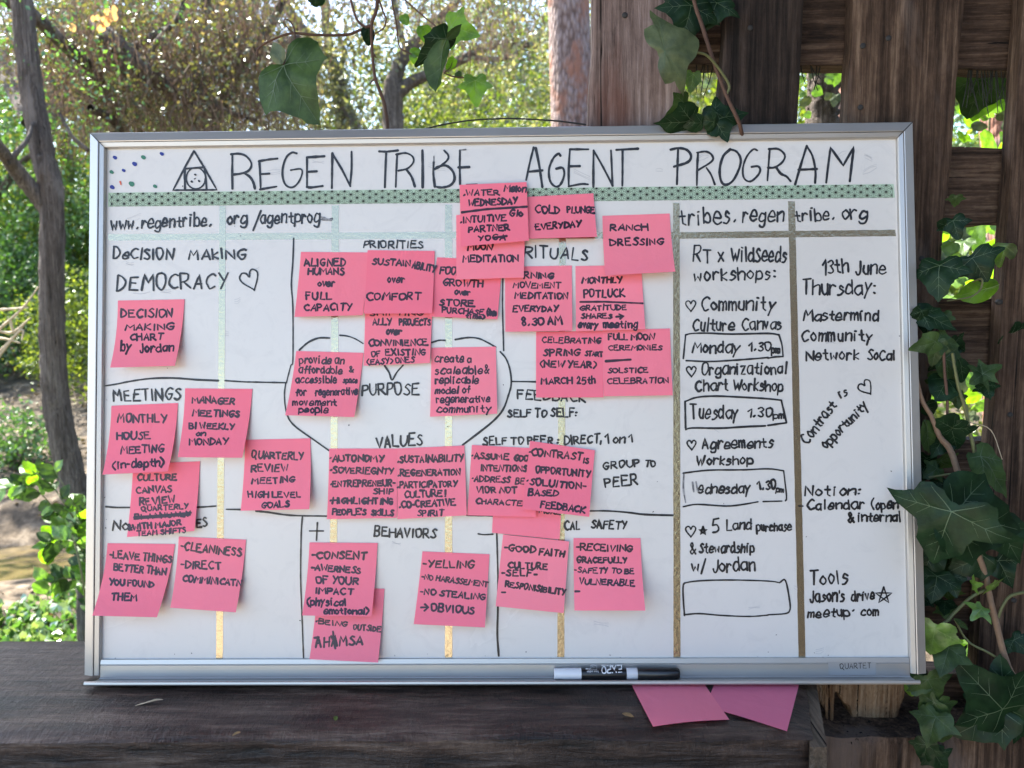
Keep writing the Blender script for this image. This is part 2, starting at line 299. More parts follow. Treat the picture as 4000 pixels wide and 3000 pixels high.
# ------------------------------------------------------------------ stroke writing
RG={c:((i%4)*1000,(i//4)*750) for i,c in enumerate('ABCDEFGHIJKLMNOP')}
def px(r,P): ox,oy=RG[r]; P=np.asarray(P,float); return np.stack([ox+P[...,0]/2.212,oy+P[...,1]/2.212],-1)
G={'A':'00 39 60;13 53','B':'00 09;~09 49 57 45 05;~05 45 62 40 00','C':'~68 49 17 04 12 30 61','D':'00 09;~09 38 65 52 20 00','E':'59 09 00 60;05 45','F':'59 09 00;05 45',
'G':'~68 49 17 04 12 30 51 64;64 34','H':'00 09;60 69;05 65','I':'00 09','J':'~49 43 30 10 02','K':'00 09;59 04 60','L':'09 00 50','M':'00 19 44 79 80','N':'00 09 60 69',
'O':'~39 08 04 11 30 52 65 58 39','P':'00 09;~09 49 57 45 04','Q':'~39 08 04 11 30 52 65 58 39;42 7q','R':'00 09;~09 49 57 45 04;24 60','S':'~58 39 17 26 44 52 30 01','T':'09 69;39 30',
'U':'~09 03 20 40 63 69','V':'09 30 69','W':'09 20 46 60 89','X':'09 60;69 00','Y':'09 35;69 20','Z':'09 69 00 60',
'a':'~56 26 04 02 20 52;56 50','b':'09 00;~04 36 54 51 30 01','c':'~55 36 14 01 30 51','d':'~55 26 03 01 20 52;59 50','e':'~13 53 46 26 03 01 20 51','f':'~48 39 27 20;05 45',
'g':'~55 26 03 01 20 52;~56 51 4r 1r 0q','h':'09 00;~04 36 55 50','i':'06 00;08 18','j':'~26 21 1r 0r;28 29','k':'09 00;46 03 40','l':'09 00','m':'06 00;~04 26 34 30;~34 56 64 60',
'n':'06 00;~04 36 55 50','o':'~26 04 02 20 42 44 26','p':'06 0r;~05 36 54 51 20 01','q':'~55 26 03 20 52;56 5r','r':'06 00;~03 26 45','s':'~45 26 14 33 42 20 00','t':'28 21 40;05 45',
'u':'~06 02 20 42 46;46 40','v':'06 20 46','w':'06 10 34 50 66','x':'06 40;46 00','y':'06 22;~56 22 0r','z':'06 46 00 40',
'0':'~39 08 04 11 30 52 65 58 39','1':'06 39 30','2':'~07 29 47 34 00;00 50','3':'~08 39 57 35 52 30 01;35 25','5':'59 19 05;~05 45 52 30 00','8':'~25 07 29 47 25 02 20 42 25',
'.':'00 11','·':'04 15',',':'11 0q',':':'01 11;05 15',"'":'09 07','-':'04 34','(':'~39 06 03 3p','[':'~39 06 03 3p',')':'~09 36 33 0p','/':'0p 3a','&':'~50 17 29 37 13 02 20 54','!':'09 03;00 01','x_':'',
'+':'04 64;37 31'}
YM={'p':-1,'q':-2,'r':-3,'a':10}
def parse(s):
    out=[]
    for st in s.split(';'):
        sm=st.startswith('~'); st=st.lstrip('~')
        P=[(int(w[0]),YM[w[1]] if w[1] in YM else int(w[1])) for w in st.split()]
        out.append((sm,np.array(P,float)))
    return out
GL={k:parse(v) for k,v in G.items() if v}
def layout(text,x0,y0,x1,y1,h,J=1.0):
    """strokes of one line of writing, from (x0,y0) to (x1,y1), capital height h"""
    adv=[];x=0
    for c in text:
        if c==' ': adv.append(x); x+=3.2; continue
        w=max(p[:,0].max() for _,p in GL[c]); e_=.8 if w<1.5 and c in 'iIl' else 1.1 if c=='.' and x>0 else 0; adv.append(x+e_); x+=w+2.3+2*e_
    tot=x-2.3; L=math.hypot(x1-x0,y1-y0); e=np.array([(x1-x0)/L,(y1-y0)/L]); n=np.array([e[1],-e[0]])
    out=[]
    for c,a in zip(text,adv):
        if c==' ': continue
        sy=1+J*rnd.uniform(-.14,.12); sx=1+J*rnd.uniform(-.10,.10); sh=J*rnd.uniform(-.08,.15); dy=J*rnd.uniform(-.5,.5)
        for sm,P in GL[c]:
            Q=P+np.array([[J*rnd.uniform(-.30,.30),J*rnd.uniform(-.30,.30)] for _ in P])
            gx=(a+Q[:,0]*sx+Q[:,1]*sh)*L/tot; gy=(Q[:,1]*sy+dy)*h/9
            S=np.array([x0,y0])+gx[:,None]*e+gy[:,None]*n
            out.append(catmull(S,4) if sm else S)
    return out
def ribbon(P,w):
    """outline of a pen stroke in picture units: vertices and faces"""
    P=np.asarray(P,float)
    if len(P)==2 or True:                                   # resample so that it follows curved paper
        seg=np.linalg.norm(np.diff(P,axis=0),axis=1); keep=np.r_[True,seg>1e-6]; P=P[keep]; seg=seg[seg>1e-6]
        if len(P)<2: P=np.vstack([P[0],P[0]+[.5,0]]); seg=np.array([.5])
        out=[]
        for a,b,s in zip(P[:-1],P[1:],seg):
            k=max(1,int(s/14)); out.append(a+(b-a)*np.linspace(0,1,k,endpoint=False)[:,None])
        P=np.vstack(out+[P[-1:]])
    T=np.gradient(P,axis=0); T/=np.linalg.norm(T,axis=1)[:,None]+1e-9; Nn=np.stack([-T[:,1],T[:,0]],1)
    n=len(P); pr_=rnd.uniform(.86,1.16); ww=w*.5*pr_*(1+.14*np.array([rnd.uniform(-1,1) for _ in range(n)])+.12*np.sin(np.linspace(0,rnd.uniform(2,5),n)+rnd.uniform(0,6)))
    V=[P+Nn*ww[:,None],P-Nn*ww[:,None]]; F_=[(i,i+1,n+i+1,n+i) for i in range(n-1)]; o=2*n
    for end,sg in ((0,-1),(n-1,1)):
        c=P[end]; t=T[end]*sg; m_=Nn[end]; a=np.linspace(0,np.pi,5)
        arc=c+ww[end]*(np.cos(a)[:,None]*m_+np.sin(a)[:,None]*t); V.append(arc); F_.append(tuple(range(o,o+5))); o+=5
    return np.vstack(V),F_
def write(strokes,w,surf,mat,name,parent,lift0=.00045,bf=True):
    V=[];F_=[];H=[];o=0
    for k,S in enumerate(strokes):
        v,f=ribbon(S,w); V.append(v); H.append(np.full(len(v),lift0+(k%9)*.000012)); F_+=[tuple(q+o for q in x) for x in f]; o+=len(v)
    V=np.vstack(V); H=np.concatenate(H)
    return mesh(name,b2w(surf(V,H)),F_,mat,parent,smooth=False)
flatb=lambda V,H: brd(V[:,0],V[:,1],H)
def TB(r,text,x0,y0,x1,y1,h,w=15,mat='ink'):
    a=px(r,(x0,y0)); b=px(r,(x1,y1)); write(layout(text,*a,*b,h/2.212),w/2.212,flatb,M[mat],'handwriting',wb)
def SB(r,polys,w=15,mat='ink',smooth=True,name='handwriting'):
    write([catmull(px(r,p),4) if smooth and len(p)>2 else px(r,p) for p in polys],w/2.212,flatb,M[mat],name,wb)
def heart(x,y,s,rot=0):
    P=np.array([(0,-.5),(-.42,.0),(-.5,.32),(-.3,.5),(-.1,.42),(0,.2),(.12,.45),(.3,.52),(.48,.3),(.35,-.05),(0,-.55)])*s
    c,si=math.cos(rot),math.sin(rot); return [(x+a*c-b*si,y-(a*si+b*c)) for a,b in P]
def star(x,y,s): return [(x+s*math.sin(a),y-s*math.cos(a)) for a in [0,2.513,5.027,1.257,3.770,6.283]]
# tapes (parts of the board): metallic strips, green washi tape with its printed star pattern
def strip(P4,h,mat,name='tape_strip',n=30):
    P4=np.asarray(P4,float); u=np.linspace(0,1,n)[:,None]
    L=P4[0]+(P4[3]-P4[0])*u; R=P4[1]+(P4[2]-P4[1])*u
    L=L+nrs.normal(0,.35,L.shape); R=R+nrs.normal(0,.35,R.shape)
    V=np.vstack([brd(L[:,0],L[:,1],h),brd(R[:,0],R[:,1],h)])
    return bmesh_(name,V,[(i,n+i,n+i+1,i+1) for i in range(n-1)],mat)
strip([(422,915),(422,940),(1783,931),(1783,905)],.00012,M['tape'])
strip([(1783,906),(1783,932),(2630,932),(2630,906)],.00012,M['tape'])
strip([(2655,907),(2655,933),(3500,922),(3497,897)],.00012,M['tape'])
for q in ([(857,804),(882,804),(870,2577),(844,2577)],[(1296,802),(1324,802),(1314,2572),(1287,2572)],[(1738,800),(1765,800),(1767,2569),(1738,2569)],[(2184,800),(2211,800),(2204,2567),(2177,2567)],
          [(2629,792),(2655,792),(2658,2568),(2631,2568)],[(3078,786),(3105,786),(3147,2571),(3120,2571)]): strip(q,.00024,M['tape'],n=60)
strip([(422,753),(3490,719),(3495,773),(422,808)],.0003,M['washi'],'washi_tape',2)
# pattern lattice in picture units along the tape
def wl(x): return 753+(719-753)*(x-422)/3068
segs=[]; s=24.6; hh=13.4
for i in range(0,125):
    for j in range(-1,5):
        x=435.5+i*s; y=17+j*hh*1.0
        if (i+j)%2: continue
        for k in range(12):
            a=math.radians(30*k+ (0)); r_=hh*2/1.0 if k%2 else hh*1.18
            if k%2==0: continue
        nb=[(0,2*hh),(s,hh),(s,-hh)]; cen=[(2*s/3,0),(-2*s/3,0),(s/3,hh),(-s/3,hh),(s/3,-hh),(-s/3,-hh)]
        for dx,dy in nb+cen: segs.append(((x,y),(x+dx,y+dy)))
V=[];Fq=[]
def clip(p,q):
    (x0,y0),(x1,y1)=p,q
    if abs(y1-y0)<1e-9: return (p,q) if 1<y0<54 else None
    t0,t1=0,1
    for lim,sg in ((1,1),(54,-1)):
        d0=(y0-lim)*sg; d1=(y1-lim)*sg
        if d0<0 and d1<0: return None
        if d0<0: t0=max(t0,d0/(d0-d1))
        if d1<0: t1=min(t1,d0/(d0-d1))
    if t1<=t0: return None
    return (x0+(x1-x0)*t0,y0+(y1-y0)*t0),(x0+(x1-x0)*t1,y0+(y1-y0)*t1)
for p,q in segs:
    c=clip(p,q)
    if not c: continue
    (x0,y0),(x1,y1)=c
    if max(x0,x1)>3488 or min(x0,x1)<424: continue
    L=math.hypot(x1-x0,y1-y0)
    if L<1: continue
    nx,ny=-(y1-y0)/L*.75,(x1-x0)/L*.75; o=len(V)
    V+=[(x0+nx,wl(x0)+y0+ny),(x1+nx,wl(x1)+y1+ny),(x1-nx,wl(x1)+y1-ny),(x0-nx,wl(x0)+y0-ny)]; Fq.append((o,o+1,o+2,o+3))
for i in range(125):
    for j in range(-1,5):
        x=435.5+i*s; y=17+j*hh
        if (i+j)%2 or not 3<y<52 or x>3484: continue
        o=len(V); V+=[(x+3.4*math.cos(a),wl(x)+y+3.4*math.sin(a)) for a in np.linspace(0,6.28,7)[:-1]]; Fq.append(tuple(range(o,o+6)))
V=np.array(V); o_=bmesh_('star_pattern',brd(V[:,0],V[:,1],.0004),Fq,M['print'],smooth=False); o_['kind']='stuff'
# title, letter by letter
def TT(r,s_): SB(r,[[tuple(float(v) for v in p.split(',')) for p in st.split()] for st in s_.split(';')],20,'ink',False)
def TS(r,s_): SB(r,[[tuple(float(v) for v in p.split(',')) for p in st.split()] for st in s_.split(';')],20,'ink',True)
TT('A','1675,1305 1600,1440 1495,1643 1690,1642 1873,1640 1765,1450 1680,1310;1598,1458 1765,1445;1595,1465 1598,1635;1765,1450 1778,1540 1785,1635')
SB('A',[[(1692+83*math.cos(a),1540+92*math.sin(a)) for a in np.linspace(0,6.4,16)]],14)
SB('A',[[(1684,1508),(1693,1512)],[(1655,1568),(1661,1572)],[(1717,1562),(1723,1568)]],20); SB('A',[[(1680,1546),(1690,1540)],[(1577,1608),(1579,1608)]],10)
TS('A','2008,1335 2006,1480 2008,1630;1997,1333 2060,1328 2120,1345 2165,1395 2170,1440 2140,1480 2080,1500 2020,1508;2110,1495 2160,1530 2190,1580 2202,1630')
for r,s_ in (('B','185,1370 110,1378 25,1393;28,1393 35,1500 40,1635;35,1505 115,1500;35,1637 100,1625 178,1612'),('B','350,1325 310,1318 265,1355 235,1430 228,1510 245,1580 280,1615 325,1615 370,1570 398,1500 385,1460 300,1470'),
 ('B','590,1350 440,1360;440,1360 440,1480 440,1615;440,1615 475,1620 575,1607;440,1485 525,1480'),('B','655,1625 657,1470 660,1325;660,1330 740,1460 815,1610;812,1608 825,1460 825,1310'),
 ('B','1065,1308 1130,1310 1225,1300;1125,1312 1118,1460 1113,1618'),('B','1220,1330 1212,1470 1207,1615;1212,1335 1290,1322 1350,1350 1360,1400 1310,1455 1230,1475;1300,1465 1345,1530 1372,1610'),
 ('B','1437,1300 1440,1460 1440,1618'),('B','1535,1400 1532,1500 1545,1612;1625,1300 1660,1340 1655,1380 1600,1430 1535,1465;1560,1445 1640,1430 1700,1480 1715,1550 1680,1600 1610,1620 1545,1612'),
 ('B','1762,1300 1760,1450 1763,1595;1750,1447 1842,1443;1820,1598 1910,1592'),
 ('C','187,1275 155,1400 122,1555;205,1280 235,1430 262,1615;135,1485 262,1472'),('C','418,1345 400,1328 355,1370 320,1460 325,1550 355,1600 395,1612 430,1575 452,1500 435,1450 382,1458'),
 ('C','660,1290 500,1290;500,1290 490,1450 490,1610;490,1610 600,1590 657,1593;500,1437 585,1435'),('C','703,1615 703,1460 705,1300;705,1300 790,1450 870,1605;855,1300 862,1450 868,1605'),
 ('C','902,1295 1088,1285;955,1295 955,1450 953,1605'),('C','1425,1592 1430,1430 1435,1285;1370,1293 1440,1280 1510,1295 1547,1345 1520,1400 1400,1440'),
 ('C','1597,1600 1600,1450 1607,1320;1597,1318 1680,1310 1730,1345 1725,1395 1600,1475;1680,1450 1720,1510 1752,1592'),('C','1885,1290 1825,1350 1795,1460 1805,1560 1845,1597 1910,1560 1965,1450 1975,1370 1940,1310 1885,1290'),
 ('C','2120,1300 2085,1290 2030,1350 1995,1450 2005,1540 2060,1568 2120,1520 2145,1470 2125,1437 2070,1442'),
 ('D','15,1290 5,1420 -5,1560;8,1288 90,1288 145,1340 125,1400 60,1445 0,1450;70,1445 110,1500 160,1525 195,1565'),('D','335,1260 285,1420 235,1592;335,1262 385,1350 410,1480 407,1580;262,1467 422,1460')): TS(r,s_)
TT('D','503,1578 520,1430 540,1275 650,1430 742,1270 722,1430 707,1565')
SB('B',[[(1765,1298),(1812,1292)]],14,'fade'); SB('B',[[(1535,1395),(1537,1350)]],12,'fade')
SB('B',[[(652,1600),(655,1480)],[(690,1390),(790,1570)]],5,'fade',name='worn_stroke')
for x,y,rr,c in ((990,1360,36,'blue'),(1237,1358,30,'green'),(1395,1328,24,'blue'),(1160,1415,28,'blue'),(1067,1472,20,'blue'),(965,1487,28,'green'),(1133,1587,36,'green'),(970,1618,32,'blue'),(1340,1610,26,'green')):
    SB('A',[[(x-5,y-3),(x+7,y+4)]],rr,c,name='ink_dot')
SB('A',[[(1038,1570),(1045,1595)]],16,'orange',name='ink_dot')
# drawn lines
LINES='''F|325,400 318,600 305,800 318,1000 318,1450 300,1500 262,1650
J|255,0 245,100 262,240 320,350 510,490 630,575
I|915,15 1010,0 1130,-24 1300,-47 1500,-51 1700,-37 1885,-29
I|1945,-29 2100,-19 2212,-16 2474,-11
F|375,1365 450,1300 540,1262 635,1262
F|725,1238 790,1245 860,1270 925,1310
F|1520,1300 1580,1282 1635,1282
F|1722,1275 1830,1258 1920,1265 2000,1300 2070,1340
F|2110,1380 2160,1440 2195,1540 2205,1659 2180,1759 2135,1879 2050,1979 1900,2099 1785,2186
F|1110,1500 1150,1560 1175,1625 1215,1560 1270,1497
F|2133,750 2130,1000 2140,1370
G|-5,1637 207,1640
I|915,1060 1000,1067 1120,1067
I|1120,1067 1400,1070 1700,1065 1865,1055
I|1955,1083 2075,1085
J|0,1098 100,1108 300,1135 610,1142
J|400,1150 390,1300 385,1659 395,1959 410,2364
J|1820,1133 2050,1140
K|675,1097 830,1097 1000,1110 1150,1128 1390,1135
J|2080,1290 2090,1659 2090,1929 2085,2159 2097,2349
J|462,1270 582,1270
J|530,1200 522,1350
J|1920,1295 1970,1302 2045,1298
G|1480,1440 1490,1340 1500,1235
G|1500,1235 1560,1222 1700,1220 1900,1228 2212,1222 2307,1235
H|95,1235 120,1320 130,1420
H|130,1422 60,1425 0,1437
G|1505,1457 1700,1465 1900,1455 2100,1440 2212,1430
K|1495,150 1500,380
K|1500,150 1600,115 1760,105 2000,115 2212,128 2327,140
L|115,140 160,335
L|160,335 0,358
K|1500,395 1560,380 1800,382 2000,370 2190,362
K|1480,770 1700,745 2000,742 2212,733 2347,750
L|135,750 160,970 150,1010
K|1480,1060 1600,1040 1850,1055 2000,1040 2125,1018
K|2170,1016 2332,1012
O|1490,340 1480,200 1480,80 1520,55 1650,40 1900,35 2212,44 2312,58
P|100,58 150,38 185,200 190,290 150,325 0,335
O|1490,335 1620,325 1800,340 2050,350 2212,338'''
for ln in LINES.split('\n'):
    r,s_=ln.split('|'); SB(r,[[tuple(float(v) for v in p.split(',')) for p in s_.split()]],15,'ink',True,'drawn_line')
SB('K',[[(1485,775),(1480,900),(1500,1025)]],13,'fade',name='drawn_line'); SB('K',[[(1560,850),(1570,930)],[(1590,845),(1605,930)]],16,'fade',name='worn_stroke')
BT='''E|www.|960|325|1200|320|105
E|regentribe.|1225|310|1830|295|105
E|org|1965|275|2130|272|105
F|/|-25|310|25|310|125
F|agentprog|40|268|545|262|105
E|DeCISION|980|578|1490|578|95
E|MAkING|1630|580|2115|575|85
E|DEMOCRACY|1010|850|1960|830|130
I|MEETINGS|980|150|1550|135|90
I|No|975|1260|1105|1255|90
I|ES|1700|1235|1790|1230|70
F|PRIORITIES|930|480|1440|485|60
G|RITUALS|100|562|655|590|95
J|PURPOSE|915|95|1400|95|95
J|VALUES|1040|550|1435|525|95
J|BEHAVIORS|1020|1312|1550|1335|80
K|SELF TO PEER :|-247|525|400|515|62
K|DIRECT,|455|520|770|505|70
K|1 on 1|810|510|1040|498|75
K|FEEDBACK|50|130|635|152|75
K|SELF TO SELF:|-35|285|555|280|65
K|GROUP|790|735|1100|715|65
K|TO|1150|715|1240|715|50
K|PEER|805|890|1090|870|80
K|CAL|455|1258|585|1255|70
K|SAFETY|685|1245|990|1255|70
G|tribes.|1455|290|1945|262|140
G|regen|1995|262|2345|245|125
H|tribe.|240|255|580|235|110
H|org|645|235|850|230|115
G|RT x|1565|605|1825|605|120
G|WildSeeds|1895|605|2367|600|120
G|workshops:|1575|770|2272|748|105
G|Community|1635|1020|2272|1022|110
G|Culture|1560|1200|1915|1200|105
G|Canvas|1990|1190|2327|1188|100
G|Monday|1560|1385|1960|1390|95
G|1.30|2045|1372|2235|1370|80
H|pm|30|1392|100|1390|60
G|Organizational|1640|1580|2372|1570|98
K|Chart|1590|60|1865|55|95
K|Workshop|1915|55|2337|60|95
K|Tuesday|1545|300|1955|297|115
K|1.30|2035|282|2242|285|80
L|pm|45|298|135|293|55
K|Agreements|1645|560|2252|548|90
K|Workshop|1595|700|2075|690|80
K|ednesday|1610|945|2060|940|85
K|1.30|2125|915|2282|903|75
L|pm|70|930|130|935|45
K|5|1735|1285|1785|1280|105
K|Land|1855|1260|2065|1250|85
K|purchase|2115|1272|2412|1262|75
K|&|1540|1470|1590|1470|95
K|Stewardship|1620|1460|2090|1455|82
K|w/|1555|1620|1665|1620|95
K|Jordan|1740|1625|2100|1610|110
H|13th|475|712|690|692|120
H|June|760|722|1015|705|125
H|Thursday:|295|885|925|880|130
H|Mastermind|305|1108|955|1112|90
H|Community|290|1290|905|1290|100
H|Network|330|1455|780|1442|90
H|SoCal|860|1450|1095|1455|85
L|Contrast|345|520|588|190|85
L|is|625|125|690|88|65
L|opportunity|505|560|865|195|80
L|Notion:|320|965|790|960|90
L|-|265|1085|300|1085|60
L|Calendar|340|1090|830|1075|80
L|[open|895|1080|1120|1080|85
L|&|695|1195|745|1190|90
L|internal|775|1192|1145|1188|78
P|Tools|365|78|685|60|115
P|Jason's|365|225|660|212|95
P|drive|725|218|920|198|80
P|meetup|345|362|700|345|80
P|.|735|305|745|305|60
P|com|805|342|955|340|85'''
for ln in BT.split('\n'):
    r,tx,*q=ln.split('|'); q=[float(a) for a in q]
    TB(r,tx,*q,w=(15 if q[4]<=60 else 17))
SB('F',[[(548,215),(600,222),(560,238),(650,245)],[(590,230),(658,236)]],13,'fade',name='smudge')
SB('F',[[(615,240),(660,228)]],12)
SB('E',[heart(2165,765,165,.35)],13); SB('G',[heart(1545,985,88)],14); SB('G',[heart(1550,1552,84)],14); SB('K',[heart(1552,528,78)],14); SB('K',[heart(1545,1275,88)],14); SB('L',[heart(850,35,120,.6)],14)
SB('K',[star(1650,1270,36)],20,smooth=False); SB('P',[star(1000,170,75)],12,smooth=False)
for k in range(34):
    x,y=rnd.choice([(rnd.uniform(440,1100),rnd.uniform(840,1400)),(rnd.uniform(1100,2500),rnd.uniform(1480,2540)),(rnd.uniform(2680,3480),rnd.uniform(950,2540)),(rnd.uniform(900,3400),rnd.uniform(600,700))]); a_=rnd.uniform(-.5,.5); L=rnd.uniform(14,70)
    for q in range(rnd.choice([1,2,3])): write([catmull([(x,y+q*7),(x+L*.5*math.cos(a_),y+q*7+L*.5*math.sin(a_)+rnd.uniform(-6,6)),(x+L*math.cos(a_),y+q*7+L*math.sin(a_))],4)],rnd.uniform(1.2,3.2),flatb,M['ghost'],'smudge',wb,.0001)
for k in range(70):                                          # specks of ink, most of them along the bottom and the sides
    r_=rnd.random(); x=rnd.uniform(430,3490)
    if r_<.45: y=rnd.uniform(2545,2580)
    elif r_<.65: x=rnd.choice([rnd.uniform(404,420),rnd.uniform(3500,3522)]); y=rnd.uniform(900,2570)
    else: y=rnd.uniform(840,2500)
    write([np.array([(x,y),(x+rnd.uniform(-3,3),y+rnd.uniform(-3,3))])],rnd.uniform(1.5,4),flatb,M[rnd.choice(['ink','fade','fade','ink'])],'ink_speck',wb)
# maker's label at the lower right
v=brd(*np.array([(3235,2586),(3422,2586),(3422,2637),(3237,2637)]).T,.0047); bmesh_('maker_label',v,[(0,1,2,3)],M['label'],smooth=False)
write(layout('QUARTET',3282,2613,3402,2609,20,.1),2.6,flatb,M['print'],'handwriting',wb,.0049).name='printed_name'
# ------------------------------------------------------------------ sticky notes
class Note:
    def __init__(s,c,z0,lift,pw=2.0,skew=0):
        s.z0,s.l0,s.l1,s.pw=z0,lift*(1+skew),lift*(1-skew),pw
        c=np.asarray(c,float); h=[z0,z0,z0+s.l1,z0+s.l0]; P=brd(c[:,0],c[:,1],np.array(h))[:,:2]
        s.tl,s.tr,s.br,s.bl=P
    def h(s,u,v): return s.z0+(s.l0+(s.l1-s.l0)*u)*np.clip(v,0,1.2)**s.pw
    def xy(s,u,v): u=u[:,None];v=v[:,None]; return (s.tl*(1-u)+s.tr*u)*(1-v)+(s.bl*(1-u)+s.br*u)*v
    def inv(s,q):
        u=np.full(len(q),.5); v=u.copy()
        for _ in range(8):
            r=s.xy(u,v)-q; du=(s.tr-s.tl)[None]*(1-v)[:,None]+(s.br-s.bl)[None]*v[:,None]; dv=(s.bl-s.tl)[None]*(1-u)[:,None]+(s.br-s.tr)[None]*u[:,None]
            D=du[:,0]*dv[:,1]-du[:,1]*dv[:,0]; u-=(r[:,0]*dv[:,1]-r[:,1]*dv[:,0])/D; v-=(du[:,0]*r[:,1]-du[:,1]*r[:,0])/D
        return u,v
    def surf(s,V,H):
        h=np.full(len(V),s.z0)
        for _ in range(6):
            q=brd(V[:,0],V[:,1],h+H)[:,:2]; u,v=s.inv(q); h=s.h(u,v)
        return brd(V[:,0],V[:,1],h+H)
    def build(s,label,mat):
        n=11;u,v=np.meshgrid(np.linspace(0,1,n),np.linspace(0,1,n),indexing='ij'); u=u.ravel();v=v.ravel()
        P=np.c_[s.xy(u,v),s.h(u,v)]; top=b2w(P); bot=b2w(P-np.array([0,0,.00012]))
        g_=grid(n,n).tolist(); e=[(i*n) for i in range(n)]; rim=[i*n for i in range(n)]+[(n-1)*n+j for j in range(1,n)]+[i*n+n-1 for i in range(n-2,-1,-1)]+[j for j in range(n-2,0,-1)]
        k=n*n; F_=[tuple(x) for x in g_]+[tuple(y+k for y in x[::-1]) for x in g_]; q_=len(rim); F_+=[(2*k+i,2*k+(i+1)%q_,2*k+q_+(i+1)%q_,2*k+q_+i) for i in range(q_)]
        at=b2w(np.r_[s.xy(np.array([.5]),np.array([0.]))[0],s.z0])
        s.o=mesh('sticky_note',np.vstack([top,bot,top[rim],bot[rim]]),F_,M[mat],loc=at); tag(s.o,label,'sticky note','pink sticky notes on the whiteboard'); s.o['_at']=[float(a) for a in at]
        return s
def mkparent(o,par):                                        # a child given in world coordinates under a mesh thing
    o.parent=par; o.matrix_parent_inverse=Matrix.Translation(-Vector(par['_at']))
